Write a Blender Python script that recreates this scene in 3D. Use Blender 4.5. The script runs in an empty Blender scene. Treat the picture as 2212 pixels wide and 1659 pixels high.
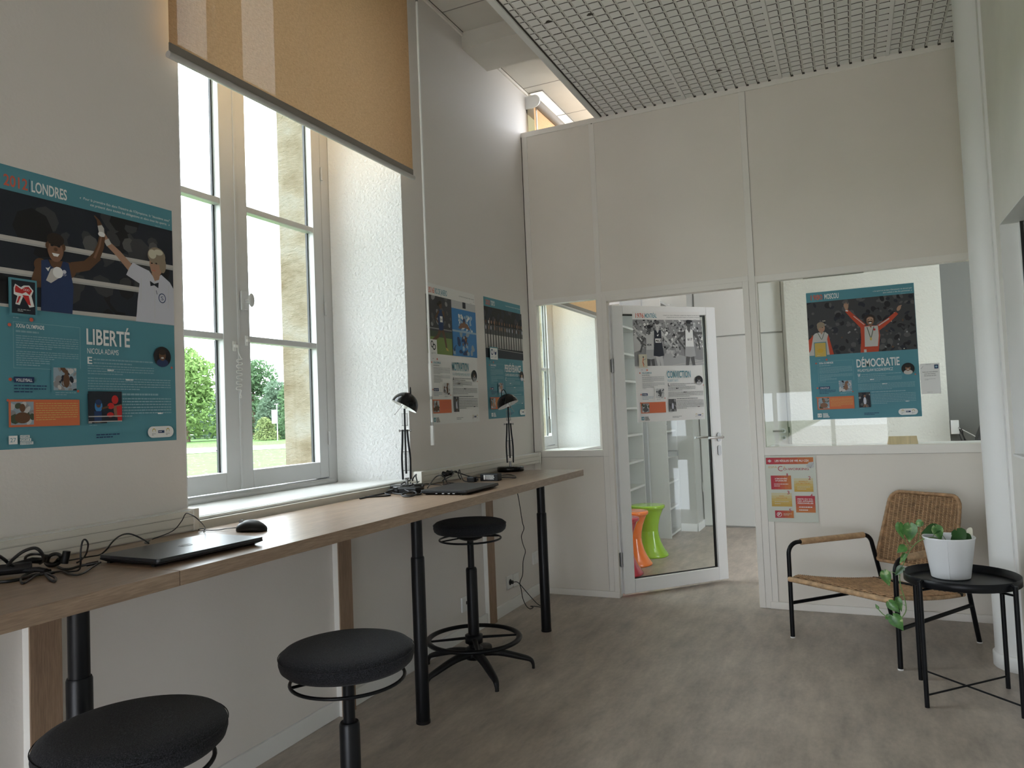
import bpy, math, random
from mathutils import Vector, Matrix
R = math.radians
PI = math.pi
C = bpy.context.scene.collection
S = bpy.context.scene
random.seed(7)

# ------------------------------------------------------------------ camera, sky, exposure
cam_d = bpy.data.cameras.new('camera'); cam = bpy.data.objects.new('camera', cam_d); C.objects.link(cam)
cr = Vector((0.90701, 0.41910, -0.04102)); cu = Vector((0.05484, -0.02097, 0.99828)); cf = Vector((-0.41752, 0.90770, 0.04200))
cam.matrix_world = Matrix(((cr.x, cu.x, -cf.x, 2.1604), (cr.y, cu.y, -cf.y, 0.0), (cr.z, cu.z, -cf.z, 1.3), (0, 0, 0, 1)))
cam_d.sensor_width = 36; cam_d.lens = 36 * 1606.1 / 2212; cam_d.clip_start = 0.02; cam_d.clip_end = 500
S.camera = cam
W = bpy.data.worlds.new('overcast'); S.world = W; W.use_nodes = True
nt = W.node_tree; bg = nt.nodes['Background']
tc = nt.nodes.new('ShaderNodeTexCoord'); sx = nt.nodes.new('ShaderNodeSeparateXYZ'); rp = nt.nodes.new('ShaderNodeValToRGB')
nt.links.new(tc.outputs['Generated'], sx.inputs[0]); nt.links.new(sx.outputs['Z'], rp.inputs[0]); nt.links.new(rp.outputs[0], bg.inputs[0])
rp.color_ramp.elements[0].position = 0.0; rp.color_ramp.elements[0].color = (0.84, 0.905, 1, 1)
rp.color_ramp.elements[1].position = 0.6; rp.color_ramp.elements[1].color = (0.89, 0.93, 1.0, 1)
bg.inputs[1].default_value = 6.0
S.view_settings.view_transform = 'Standard'; S.view_settings.look = 'None'
S.view_settings.exposure = 1.02; S.view_settings.gamma = 1.0; S.view_settings.use_curve_mapping = False

def area(name, loc, rot, sx_, sy_, power, col=(1, 1, 1), portal=False):
    l = bpy.data.lights.new(name, 'AREA'); l.shape = 'RECTANGLE'; l.size = sx_; l.size_y = sy_; l.energy = power; l.color = col
    if portal: l.cycles.is_portal = True
    o = bpy.data.objects.new(name, l); C.objects.link(o); o.location = loc; o.rotation_euler = rot; return o
# sky portals in the three window openings of the left wall (sampling guides for the daylight)
for nm, y0, y1 in (('daylight_portal_near', -1.3, 0.2), ('daylight_portal_middle', 1.9, 3.1), ('daylight_portal_far', 5.15, 6.35)):
    area(nm, (-0.62, (y0 + y1) / 2, 2.25), (0, -PI / 2, 0), 2.6, y1 - y0, 1, portal=True)

area('daylight_portal_garden_side', (1.4, -2.72, .84), (-PI / 2, 0, 0), 2.5, 1.45, 1, portal=True)
# ------------------------------------------------------------------ materials
MATS = {}
def lin(h):
    if isinstance(h, str):
        c = [int(h[i:i + 2], 16) / 255 for i in (0, 2, 4)]
        return tuple(x / 12.92 if x < .04045 else ((x + .055) / 1.055) ** 2.4 for x in c)
    return h
def mat(name, col=(.8, .8, .8), rough=.5, metal=0., spec=.5, noise=None, bump=None, coat=0.):
    """noise=(scale, amount, stretch xyz)   bump=(scale, strength, distance)"""
    if name in MATS: return MATS[name]
    m = bpy.data.materials.new(name); m.use_nodes = True; n = m.node_tree.nodes; l = m.node_tree.links
    b = n['Principled BSDF']; c = lin(col)
    b.inputs['Base Color'].default_value = (*c, 1); b.inputs['Roughness'].default_value = rough
    b.inputs['Metallic'].default_value = metal; b.inputs['Specular IOR Level'].default_value = spec
    b.inputs['Coat Weight'].default_value = coat; b.inputs['Coat Roughness'].default_value = .08
    if noise or bump:
        t = n.new('ShaderNodeTexCoord')
    if noise:
        mp = n.new('ShaderNodeMapping'); mp.inputs['Scale'].default_value = noise[2] if len(noise) > 2 else (1, 1, 1)
        nz = n.new('ShaderNodeTexNoise'); nz.inputs['Scale'].default_value = noise[0]; nz.inputs['Detail'].default_value = 6
        cr_ = n.new('ShaderNodeValToRGB'); a = noise[1]
        cr_.color_ramp.elements[0].position = .3; cr_.color_ramp.elements[1].position = .7
        cr_.color_ramp.elements[0].color = (*[x * (1 - a) for x in c], 1); cr_.color_ramp.elements[1].color = (*[min(1, x * (1 + a)) for x in c], 1)
        l.new(t.outputs['Object'], mp.inputs[0]); l.new(mp.outputs[0], nz.inputs[0]); l.new(nz.outputs[0], cr_.inputs[0]); l.new(cr_.outputs[0], b.inputs['Base Color'])
    if bump:
        nb = n.new('ShaderNodeTexNoise'); nb.inputs['Scale'].default_value = bump[0]; nb.inputs['Detail'].default_value = 3
        bp = n.new('ShaderNodeBump'); bp.inputs['Strength'].default_value = bump[1]; bp.inputs['Distance'].default_value = bump[2]
        l.new(t.outputs['Object'], nb.inputs[0]); l.new(nb.outputs[0], bp.inputs['Height']); l.new(bp.outputs[0], b.inputs['Normal'])
    MATS[name] = m; return m
mat('wall_paint', (.75, .71, .67), .75, bump=(90, .25, .002))
mat('rough_plaster', (.84, .84, .83), .8, bump=(75, .9, .006))
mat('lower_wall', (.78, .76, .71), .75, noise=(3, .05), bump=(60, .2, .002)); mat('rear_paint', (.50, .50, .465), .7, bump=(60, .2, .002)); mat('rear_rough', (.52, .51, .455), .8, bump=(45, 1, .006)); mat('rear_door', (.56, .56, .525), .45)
mat('panel', (.84, .785, .705), .6, noise=(1.5, .03), bump=(200, .1, .0006))
mat('panel_frame', (.875, .835, .77), .45)
mat('white_trim', (.82, .82, .80), .45)
mat('white_gloss', (.80, .80, .78), .3)
mat('window_paint', (.60, .60, .60), .4, bump=(40, .15, .001))
mat('tile_board', (.70, .67, .60), .8, noise=(5, .03), bump=(300, .1, .0005))
mat('ceiling_pad', (.90, .88, .86), .6)
mat('ceiling_channel', (.70, .68, .64), .6)
mat('void', (.07, .06, .05), .9)
mat('black_gasket', (.01, .01, .01), .5)
mat('black_metal', (.0045, .005, .0065), .36, spec=.24)
mat('black_matte', (.016, .016, .018), .6)
mat('black_gloss', (.003, .003, .0035), .10, spec=.4)
mat('black_plastic', (.009, .009, .010), .42, spec=.3)
mat('cable', (.012, .012, .013), .45)
mat('chrome', (.55, .55, .55), .2, 1.)
mat('steel', (.32, .32, .31), .35, 1.)
mat('dark_steel', (.12, .12, .11), .4, 1.)
mat('shade_inside', (.85, .85, .82), .5)
mat('pot_white', (.82, .83, .84), .4, bump=(12, .1, .002))
mat('soil', (.03, .02, .015), .9, bump=(80, 1, .01))
mat('stool_green', (.30, .52, .03), .18, coat=.5)
mat('stool_orange', (.95, .22, .035), .18, coat=.5)
mat('stool_red', (.62, .03, .07), .18, coat=.5)
mat('shelf_white', (.60, .60, .57), .5)
mat('grey_wall', (.15, .15, .135), .7)
mat('grey_bar', (.45, .46, .46), .5)
mat('card_wood', (.72, .55, .33), .5, noise=(6, .15, (10, 1, 1)))
mat('trunking', (.78, .75, .68), .4)
mat('seam', (.30, .28, .25), .7)
mat('reed', (.42, .25, .13), .55, noise=(40, .35), bump=(120, .3, .002))
mat('weave_gap_shade', (.13, .075, .035), .7); mat('reed_light', (.52, .34, .19), .5, noise=(30, .3), bump=(120, .3, .002))
mat('bark', (.12, .09, .06), .9)
mat('path_gravel', (.27, .205, .175), .9, noise=(2, .15)); mat('paving', (.72, .69, .65), .9, noise=(2, .08))
mat('stone_sill', (.7, .65, .55), .9)
mat('sign_white', (.85, .86, .86), .5)
mat('crow', (.01, .01, .012), .6)
mat('plastic_white', (.80, .80, .78), .35)
mat('lcd_grey', (.35, .36, .37), .5)

def nodes_of(name, col, rough=.5, spec=.5):
    m = mat(name, col, rough, spec=spec); return m, m.node_tree.nodes, m.node_tree.links, m.node_tree.nodes['Principled BSDF']
def ramp(n, stops):
    r = n.new('ShaderNodeValToRGB'); e = r.color_ramp.elements
    while len(e) < len(stops): e.new(.5)
    for k, (p, c) in enumerate(stops): e[k].position = p; e[k].color = (*c, 1)
    return r
def noise_n(n, l, t, scale, stretch=(1, 1, 1), detail=6, rough=.55):
    mp = n.new('ShaderNodeMapping'); mp.inputs['Scale'].default_value = stretch
    z = n.new('ShaderNodeTexNoise'); z.inputs['Scale'].default_value = scale; z.inputs['Detail'].default_value = detail; z.inputs['Roughness'].default_value = rough
    l.new(t.outputs['Object'], mp.inputs[0]); l.new(mp.outputs[0], z.inputs[0]); return z
def mixc(n, l, a, b, fac, mode='MIX'):
    x = n.new('ShaderNodeMix'); x.data_type = 'RGBA'; x.blend_type = mode
    if isinstance(fac, float): x.inputs[0].default_value = fac
    else: l.new(fac, x.inputs[0])
    l.new(a, x.inputs[6]); l.new(b, x.inputs[7]); return x.outputs[2]
# floor: grey-brown concrete-look vinyl with soft streaks
m, n, l, b = nodes_of('floor_vinyl', (.2, .18, .15), .42, .45)
t = n.new('ShaderNodeTexCoord')
z1 = noise_n(n, l, t, 1.3, (1, .7, 1), 5); z2 = noise_n(n, l, t, 9, (1.3, .35, 1), 6, .65); z3 = noise_n(n, l, t, 60, (1, .5, 1), 4)
r1 = ramp(n, [(.3, (.35, .305, .26)), (.7, (.53, .465, .405))]); l.new(z1.outputs[0], r1.inputs[0])
r2 = ramp(n, [(.3, (.62, .62, .62)), (.72, (1.3, 1.28, 1.24))]); l.new(z2.outputs[0], r2.inputs[0])
r3 = ramp(n, [(.3, (.9, .9, .9)), (.7, (1.08, 1.08, 1.08))]); l.new(z3.outputs[0], r3.inputs[0])
o1 = mixc(n, l, r1.outputs[0], r2.outputs[0], .7, 'MULTIPLY'); o2 = mixc(n, l, o1, r3.outputs[0], .8, 'MULTIPLY'); l.new(o2, b.inputs['Base Color'])
bp = n.new('ShaderNodeBump'); bp.inputs['Strength'].default_value = .12; bp.inputs['Distance'].default_value = .001; l.new(z3.outputs[0], bp.inputs['Height']); l.new(bp.outputs[0], b.inputs['Normal'])
# oak laminate: grain along the desk (y)
def oak(name, c0, c1, stretch, rough):
    m, n, l, b = nodes_of(name, c0, rough, .5)
    t = n.new('ShaderNodeTexCoord')
    a = noise_n(n, l, t, 5, stretch, 8, .6); r = ramp(n, [(.3, c0), (.7, c1)]); l.new(a.outputs[0], r.inputs[0])
    a2 = noise_n(n, l, t, 40, stretch, 4); r2 = ramp(n, [(.35, (.72, .70, .68)), (.65, (1.1, 1.1, 1.1))]); l.new(a2.outputs[0], r2.inputs[0])
    l.new(mixc(n, l, r.outputs[0], r2.outputs[0], .7, 'MULTIPLY'), b.inputs['Base Color'])
    bp = n.new('ShaderNodeBump'); bp.inputs['Strength'].default_value = .1; bp.inputs['Distance'].default_value = .0008; l.new(a2.outputs[0], bp.inputs['Height']); l.new(bp.outputs[0], b.inputs['Normal'])
oak('oak_top', (.27, .185, .125), (.37, .265, .185), (6, .5, 6), .33)
oak('oak_post', (.27, .175, .115), (.37, .25, .165), (8, 8, .5), .5)
# melange fabric
m, n, l, b = nodes_of('seat_fabric', (.02, .02, .022), .9, .2)
t = n.new('ShaderNodeTexCoord'); a = noise_n(n, l, t, 420, (1, 1, 1), 3, .7); r = ramp(n, [(.38, (.004, .004, .005)), (.60, (.027, .028, .033)), (.75, (.075, .077, .085))])
l.new(a.outputs[0], r.inputs[0]); l.new(r.outputs[0], b.inputs['Base Color'])
bp = n.new('ShaderNodeBump'); bp.inputs['Strength'].default_value = .5; bp.inputs['Distance'].default_value = .001; l.new(a.outputs[0], bp.inputs['Height']); l.new(bp.outputs[0], b.inputs['Normal'])
b.inputs['Sheen Weight'].default_value = .06; b.inputs['Sheen Roughness'].default_value = .5
# laptop lid: ribbed dark plastic
m, n, l, b = nodes_of('laptop_lid', (.022, .024, .027), .33, .5)
t = n.new('ShaderNodeTexCoord'); wv = n.new('ShaderNodeTexWave'); wv.inputs['Scale'].default_value = 90; wv.bands_direction = 'Y'; l.new(t.outputs['Object'], wv.inputs[0])
bp = n.new('ShaderNodeBump'); bp.inputs['Strength'].default_value = .25; bp.inputs['Distance'].default_value = .0006; l.new(wv.outputs[0], bp.inputs['Height']); l.new(bp.outputs[0], b.inputs['Normal'])
# limestone of the outside jamb
m, n, l, b = nodes_of('limestone', (.6, .5, .33), .9, .2)
t = n.new('ShaderNodeTexCoord'); a = noise_n(n, l, t, 3.2, (1, 1, 1.4), 8, .65); r = ramp(n, [(.32, (.175, .135, .080)), (.5, (.27, .23, .165)), (.68, (.33, .31, .265))])
l.new(a.outputs[0], r.inputs[0]); l.new(r.outputs[0], b.inputs['Base Color'])
a2 = noise_n(n, l, t, 14, (1, 1, 2), 8, .7); bp = n.new('ShaderNodeBump'); bp.inputs['Strength'].default_value = .8; bp.inputs['Distance'].default_value = .03; l.new(a2.outputs[0], bp.inputs['Height']); l.new(bp.outputs[0], b.inputs['Normal'])
# lawn with clover
m, n, l, b = nodes_of('lawn', (.1, .2, .03), .95, .1)
t = n.new('ShaderNodeTexCoord'); a = noise_n(n, l, t, 1.1, (1, 1, 1), 6, .7); r = ramp(n, [(.3, (.045, .095, .028)), (.7, (.095, .16, .05))]); l.new(a.outputs[0], r.inputs[0])
v = n.new('ShaderNodeTexVoronoi'); v.inputs['Scale'].default_value = 3.0; l.new(t.outputs['Object'], v.inputs[0]); rv = ramp(n, [(.10, (1, 1, 1)), (.16, (0, 0, 0))]); l.new(v.outputs['Distance'], rv.inputs[0])
wh = n.new('ShaderNodeRGB'); wh.outputs[0].default_value = (.36, .40, .32, 1)
l.new(mixc(n, l, r.outputs[0], wh.outputs[0], rv.outputs[0]), b.inputs['Base Color'])
def leafy(name, col, trans=.35, var=.35, scale=1.2):
    m = bpy.data.materials.new(name); m.use_nodes = True; n = m.node_tree.nodes; l = m.node_tree.links; n.remove(n['Principled BSDF'])
    out = n['Material Output']; t = n.new('ShaderNodeTexCoord'); a = noise_n(n, l, t, scale)
    r = ramp(n, [(.3, tuple(x * (1 - var) for x in col)), (.7, tuple(x * (1 + var) for x in col))]); l.new(a.outputs[0], r.inputs[0])
    d = n.new('ShaderNodeBsdfDiffuse'); tr = n.new('ShaderNodeBsdfTranslucent'); mx = n.new('ShaderNodeMixShader'); mx.inputs[0].default_value = trans
    l.new(r.outputs[0], d.inputs[0]); l.new(r.outputs[0], tr.inputs[0]); l.new(d.outputs[0], mx.inputs[1]); l.new(tr.outputs[0], mx.inputs[2]); l.new(mx.outputs[0], out.inputs[0]); MATS[name] = m
leafy('tree_bright', (.16, .25, .085)); leafy('tree_dark', (.095, .16, .082)); leafy('tree_blue', (.12, .175, .12)); leafy('bush_yellow', (.19, .235, .10))
# pothos leaf: green with cream variegation
m, n, l, b = nodes_of('pothos', (.05, .16, .03), .35, .5)
t = n.new('ShaderNodeTexCoord'); a = noise_n(n, l, t, 28, (1, 1, 1), 3); r = ramp(n, [(.35, (.035, .12, .022)), (.58, (.09, .24, .05)), (.70, (.50, .58, .30))]); l.new(a.outputs[0], r.inputs[0]); l.new(r.outputs[0], b.inputs['Base Color'])
mat('pothos_dark', (.02, .075, .015), .35)
mat('pothos_stem', (.16, .28, .08), .5)
mat('pothos_cream', (.75, .72, .58), .5)
# thin glass: clear with a fresnel reflection
m = bpy.data.materials.new('glass'); m.use_nodes = True; n = m.node_tree.nodes; l = m.node_tree.links; n.remove(n['Principled BSDF'])
tr = n.new('ShaderNodeBsdfTransparent'); tr.inputs[0].default_value = (.94, .965, .95, 1); g = n.new('ShaderNodeBsdfGlossy'); g.inputs['Roughness'].default_value = 0.0
lw = n.new('ShaderNodeLayerWeight'); lw.inputs[0].default_value = .5; pw = n.new('ShaderNodeMath'); pw.operation = 'POWER'; pw.inputs[1].default_value = 5; l.new(lw.outputs['Facing'], pw.inputs[0]); fr = n.new('ShaderNodeMath'); fr.operation = 'MULTIPLY_ADD'; fr.inputs[1].default_value = .8; fr.inputs[2].default_value = .016; l.new(pw.outputs[0], fr.inputs[0]); mx = n.new('ShaderNodeMixShader'); l.new(fr.outputs[0], mx.inputs[0]); l.new(tr.outputs[0], mx.inputs[1]); l.new(g.outputs[0], mx.inputs[2]); l.new(mx.outputs[0], n['Material Output'].inputs[0]); MATS['glass'] = m
# open-weave roller blind cloth
m = bpy.data.materials.new('blind_cloth'); m.use_nodes = True; n = m.node_tree.nodes; l = m.node_tree.links; n.remove(n['Principled BSDF'])
t = n.new('ShaderNodeTexCoord'); a = noise_n(n, l, t, 60, (1, 1, 8), 4); a2 = noise_n(n, l, t, 60, (1, 8, 1), 4)
r = ramp(n, [(.3, (.58, .355, .19)), (.7, (.72, .47, .265))]); l.new(a.outputs[0], r.inputs[0]); r2 = ramp(n, [(.3, (.85, .85, .85)), (.7, (1.1, 1.1, 1.1))]); l.new(a2.outputs[0], r2.inputs[0])
cc = mixc(n, l, r.outputs[0], r2.outputs[0], .8, 'MULTIPLY')
d = n.new('ShaderNodeBsdfDiffuse'); tl = n.new('ShaderNodeBsdfTranslucent'); m1 = n.new('ShaderNodeMixShader'); m1.inputs[0].default_value = .085
l.new(cc, d.inputs[0]); l.new(cc, tl.inputs[0]); l.new(d.outputs[0], m1.inputs[1]); l.new(tl.outputs[0], m1.inputs[2])
tp = n.new('ShaderNodeBsdfTransparent'); m2 = n.new('ShaderNodeMixShader'); m2.inputs[0].default_value = .009
l.new(m1.outputs[0], m2.inputs[1]); l.new(tp.outputs[0], m2.inputs[2]); l.new(m2.outputs[0], n['Material Output'].inputs[0]); MATS['blind_cloth'] = m
mat('blind_hem', (.24, .21, .18), .6)
mat('blind_bar', (.50, .48, .46), .4)
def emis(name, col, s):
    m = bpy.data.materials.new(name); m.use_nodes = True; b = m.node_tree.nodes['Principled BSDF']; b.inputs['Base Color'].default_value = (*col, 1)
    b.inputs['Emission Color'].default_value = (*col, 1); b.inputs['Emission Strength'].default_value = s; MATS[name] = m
emis('lamp_and_daylit_glow', (1, .97, .90), .38)  # rear panel lamps, and the added glow of the daylit ceiling gap

# ------------------------------------------------------------------ mesh builder
ORG = {}
class MB:
    def __init__(s, X=None): s.v = []; s.f = []; s.m = []; s.s = []; s.mats = []; s.X = X
    def mi(s, name):
        if name not in s.mats: s.mats.append(name)
        return s.mats.index(name)
    def add(s, vs, fs, mt, smooth=False):
        k = len(s.v); i = s.mi(mt)
        for p in vs: s.v.append(tuple(s.X(p)) if s.X else tuple(p))
        for f in fs: s.f.append([k + a for a in f]); s.m.append(i); s.s.append(smooth)
        return s
    def box(s, x0, x1, y0, y1, z0, z1, mt):
        return s.add([(x0, y0, z0), (x1, y0, z0), (x1, y1, z0), (x0, y1, z0), (x0, y0, z1), (x1, y0, z1), (x1, y1, z1), (x0, y1, z1)],
                     [(0, 3, 2, 1), (4, 5, 6, 7), (0, 1, 5, 4), (1, 2, 6, 5), (2, 3, 7, 6), (3, 0, 4, 7)], mt)
    def prism(s, pts, z0, z1, mt):        # plan polygon (counter-clockwise) extruded in z
        k = len(pts)
        return s.add([(x, y, z0) for x, y in pts] + [(x, y, z1) for x, y in pts],
                     [tuple(range(k))[::-1], tuple(range(k, 2 * k))] + [(i, (i + 1) % k, k + (i + 1) % k, k + i) for i in range(k)], mt)
    def tube(s, pts, r, mt, n=10, closed=False, caps=True, rf=None, flat=1.):
        P = [Vector(p) for p in pts]; N = len(P); T = []
        for i in range(N):
            a = P[(i - 1) % N] if closed or i > 0 else P[i]; b = P[(i + 1) % N] if closed or i < N - 1 else P[i]
            T.append((b - a).normalized())
        up = Vector((0, 0, 1)) if abs(T[0].z) < .9 else Vector((1, 0, 0))
        u = T[0].cross(up).normalized(); vs = []; fs = []
        for i in range(N):
            if i: u = (u - T[i] * u.dot(T[i])).normalized()
            w = T[i].cross(u); rr = rf(i / (N - 1)) * r if rf else (r[i] if isinstance(r, (list, tuple)) else r)
            for k in range(n):
                a = 2 * PI * k / n; vs.append(P[i] + u * (math.cos(a) * rr) + w * (math.sin(a) * rr * flat))
        for i in range(N if closed else N - 1):
            j = (i + 1) % N
            for k in range(n): fs.append((i * n + k, i * n + (k + 1) % n, j * n + (k + 1) % n, j * n + k))
        s.add(vs, fs, mt, True)
        if caps and not closed: s.add(vs[:n], [tuple(range(n))[::-1]], mt); s.add(vs[-n:], [tuple(range(n))], mt)
        return s
    def cyl(s, p0, p1, r, mt, n=20, r1=None):
        return s.tube([p0, p1], [r, r if r1 is None else r1], mt, n)
    def lathe(s, prof, c, mt, n=40, M=None, smooth=True):
        vs = []; fs = []; K = len(prof)
        for i in range(n):
            a = 2 * PI * i / n
            for r, z in prof:
                q = Vector((r * math.cos(a), r * math.sin(a), z)); q = M @ q if M else q
                vs.append(q + Vector(c))
        for i in range(n):
            j = (i + 1) % n
            for k in range(K - 1): fs.append((i * K + k, j * K + k, j * K + k + 1, i * K + k + 1))
        return s.add(vs, fs, mt, smooth)
    def ellipsoid(s, c, rx, ry, rz, mt, n=16, k=10, M=None):
        vs = []; fs = []
        for j in range(k + 1):
            ph = -PI / 2 + PI * j / k
            for i in range(n):
                a = 2 * PI * i / n; q = Vector((rx * math.cos(ph) * math.cos(a), ry * math.cos(ph) * math.sin(a), rz * math.sin(ph)))
                q = M @ q if M else q; vs.append(q + Vector(c))
        for j in range(k):
            for i in range(n): fs.append((j * n + i, j * n + (i + 1) % n, (j + 1) * n + (i + 1) % n, (j + 1) * n + i))
        return s.add(vs, fs, mt, True)
    def build(s, name, parent=None, label=None, cat=None, group=None, kind=None, bevel=0., origin=None):
        if parent is not None: org = ORG[parent]
        elif origin is not None: org = Vector(origin)
        else:
            xs, ys, zs = zip(*s.v); org = Vector(((min(xs) + max(xs)) / 2, (min(ys) + max(ys)) / 2, min(zs)))
        me = bpy.data.meshes.new(name)
        me.from_pydata([(x - org.x, y - org.y, z - org.z) for x, y, z in s.v], [], s.f)
        for q in s.mats: me.materials.append(MATS[q])
        me.polygons.foreach_set('material_index', s.m); me.polygons.foreach_set('use_smooth', s.s); me.update()
        o = bpy.data.objects.new(name, me); C.objects.link(o)
        if parent is not None: o.parent = parent; ORG[o] = org
        else: o.location = org; ORG[o] = org
        if bevel:
            bv = o.modifiers.new('bevel', 'BEVEL'); bv.width = bevel; bv.segments = 2; bv.limit_method = 'ANGLE'; bv.angle_limit = R(40)
        return tag(o, label, cat, group, kind)
def tag(o, label=None, cat=None, group=None, kind=None):
    for k, x in (('label', label), ('category', cat), ('group', group), ('kind', kind)):
        if x: o[k] = x
    return o
def thing(name, loc, label=None, cat=None, group=None, kind=None):
    o = bpy.data.objects.new(name, None); C.objects.link(o); o.location = loc; o.empty_display_size = .1; ORG[o] = Vector(loc)
    return tag(o, label, cat, group, kind)
def copy_tree(o, parent=None):
    c = o.copy(); C.objects.link(c); c.parent = parent; ORG[c] = ORG[o].copy()
    for ch in [x for x in bpy.data.objects if x.parent == o]: copy_tree(ch, c)
    return c
def smooth_path(P, k=6):
    P = [Vector(p) for p in P]; out = []
    for i in range(len(P) - 1):
        a = P[max(i - 1, 0)]; b = P[i]; c = P[i + 1]; d = P[min(i + 2, len(P) - 1)]
        for j in range(k):
            t = j / k; out.append(.5 * ((2 * b) + (c - a) * t + (2 * a - 5 * b + 4 * c - d) * t * t + (3 * b - a - 3 * c + d) * t ** 3))
    return out + [P[-1]]
def arc_path(pts, rad, k=6):              # polyline with rounded corners
    P = [Vector(p) for p in pts]; out = [P[0]]
    for i in range(1, len(P) - 1):
        a = (P[i - 1] - P[i]).normalized(); b = (P[i + 1] - P[i]).normalized(); th = a.angle(b) / 2; d = rad / math.tan(th)
        p0 = P[i] + a * d; p1 = P[i] + b * d; cen = P[i] + (a + b).normalized() * (rad / math.sin(th))
        for j in range(k + 1):
            t = j / k; q = p0.lerp(p1, t); out.append(cen + (q - cen).normalized() * rad)
    return out + [P[-1]]
D = 5.038; ZG = 3.40; ZC = 3.76; XR = 2.80

# ------------------------------------------------------------------ the room
def st(mb, name, bevel=0.): return mb.build(name, kind='structure', bevel=bevel)
st(MB().box(-.02, 5.2, -4, 10.2, -.12, 0, 'floor_vinyl'), 'floor')
# left wall with three deep window openings (front y0..y1 on the room face, b0..b1 at the window)
WIN = [(-1.30, .20, -1.33, 0.01), (1.911, 3.372, 1.885, 3.18), (5.185, 6.60, 5.175, 6.405)]
SILL = .985; HEAD = 3.72; LINT = 4.3
w = MB(); ext = MB()
def pier(y0, y0b, y1, y1b):
    w.prism([(0, y0), (0, y1), (-.40, y1b), (-.40, y0b)], SILL - .02, HEAD, 'wall_paint')
w.box(-.40, 0, -4, 10.2, -.1, SILL - .02, 'wall_paint'); w.box(-.40, 0, -4, 10.2, HEAD, LINT + .2, 'wall_paint')
ye = -4; yb = -4; w.box(-.40, 0, 5.16, 6.62, 3.60, HEAD + .01, 'wall_paint')  # lowered head over the rear window, added to block skylight above its blind
for a, b_, c, d in WIN:
    pier(ye, yb, a, c); ext.box(-.60, -.40, yb - .09, c + .06, -.6, 5.2, 'limestone'); ye, yb = b_, d
    ext.box(-.60, -.40, c, d, -.6, SILL - .03, 'limestone'); ext.box(-.60, -.40, c, d, LINT, 5.2, 'limestone')
pier(ye, yb, 10.2, 10.2); ext.box(-.60, -.40, yb - .09, 10.2, -.6, 5.2, 'limestone')
st(w, 'wall_left'); st(ext, 'wall_outside')
# rough plaster skin on the reveals
rv = MB()
for a, b_, c, d in WIN:
    for (yf, yk, sgn) in ((b_, d, 1), (a, c, -1)):
        rv.prism([(0.0005, yf), (-.35, yk + (yf - yk) * .05 / .4), (-.35, yk + (yf - yk) * .05 / .4 - sgn * .004), (0.0005, yf - sgn * .004)][::sgn], SILL - .02, HEAD, 'rough_plaster')
    rv.box(-.40, 0, a, b_, HEAD - .004, HEAD, 'rough_plaster')
st(rv, 'trim_reveal')
# window sills: white board, thin grey edge, beige front lip
for i, (a, b_, c, d) in enumerate(WIN):
    q = MB(); q.prism([(0.0, a + .002), (0.0, b_ - .002), (-.43, d + .02), (-.43, c - .02)], SILL - .025, SILL, 'white_gloss')
    if i == 1: q.box(0.0, .012, a, b_, SILL - .012, SILL - .002, 'white_trim'); q.box(0.0, .03, a, b_, .912, SILL - .013, 'trunking')
    st(q, 'trim_sill', .003)
# other walls
pil = MB().lathe([(.112, 0), (.112, ZG + .4)], (2.82, 4.27, 0), 'white_trim', 48); st(pil, 'wall_column')
st(MB().lathe([(.118, 0), (.122, .004), (.122, .066), (.116, .072), (.112, .073)], (2.82, 4.27, 0), 'white_trim', 48), 'baseboard_column')
w = MB(); y0, y1, z0, z1 = 2.2, 3.99, 1.025, 2.078
w.box(XR, XR + .16, -4, y0, 0, ZG + .4, 'lower_wall'); w.box(XR, XR + .16, y1, 4.27, 0, ZG + .4, 'lower_wall')
w.box(XR, XR + .16, y0, y1, 0, z0, 'lower_wall'); w.box(XR, XR + .16, y0, y1, z1, ZG + .4, 'lower_wall'); w.box(XR + .06, XR + .16, 4.27, D, 0, ZG + .4, 'lower_wall')
st(w, 'wall_right')
st(MB().box(XR - .012, XR, 4.09, 4.14, 0, ZG, 'white_trim'), 'trim_right')
st(MB().box(XR - .012, XR, -4, 4.1, 0, .07, 'white_trim'), 'baseboard_right', .002)
wn = thing('window_3', (XR + .1, (y0 + y1) / 2, z0), kind='structure')
q = MB(); e = .035
q.box(XR, XR + .12, y0, y0 + e, z0, z1, 'white_trim').box(XR, XR + .12, y1 - .004, y1, z0, z1, 'white_trim').box(XR, XR + .12, y0, y1, z1 - .004, z1, 'white_trim').box(XR - .008, XR + .12, y0, y1, z0 - .0, z0 + .01, 'white_trim')
q.box(XR + .07, XR + .12, y1 - .03, y1 - .004, z0, z1, 'white_trim'); q.build('window_frame', wn)
MB().box(XR + .078, XR + .082, y0 + e, y1 - .034, z0 + .01, z1 - .01, 'glass').build('glass_pane', wn)
MB().box(XR + .072, XR + .088, y1 - .036, y1 - .030, z0 + .01, z1, 'black_gasket').build('seal', wn)
st(MB().box(XR + .9, XR + 1.0, 0, D, 0, ZG, 'lower_wall').box(XR + .1, XR + 1., .0, .1, 0, ZG, 'lower_wall').box(XR + .1, XR + 1., 4.5, 4.6, 0, ZG, 'lower_wall').box(XR + .1, XR + 1., 0, 4.6, ZG, ZG + .05, 'lower_wall'), 'wall_side_room')
YN = -2.6
w = MB(); w.box(-.6, .15, YN - .1, YN, 0, ZC + .3, 'wall_paint').box(2.65, XR + .3, YN - .1, YN, 0, ZC + .3, 'wall_paint').box(.15, 2.65, YN - .1, YN, 0, .12, 'wall_paint').box(.15, 2.65, YN - .1, YN, 1.55, ZC + .3, 'wall_paint'); st(w, 'wall_near')
wn = thing('window_7', (1.4, YN, .12), kind='structure'); q = MB()
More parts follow.
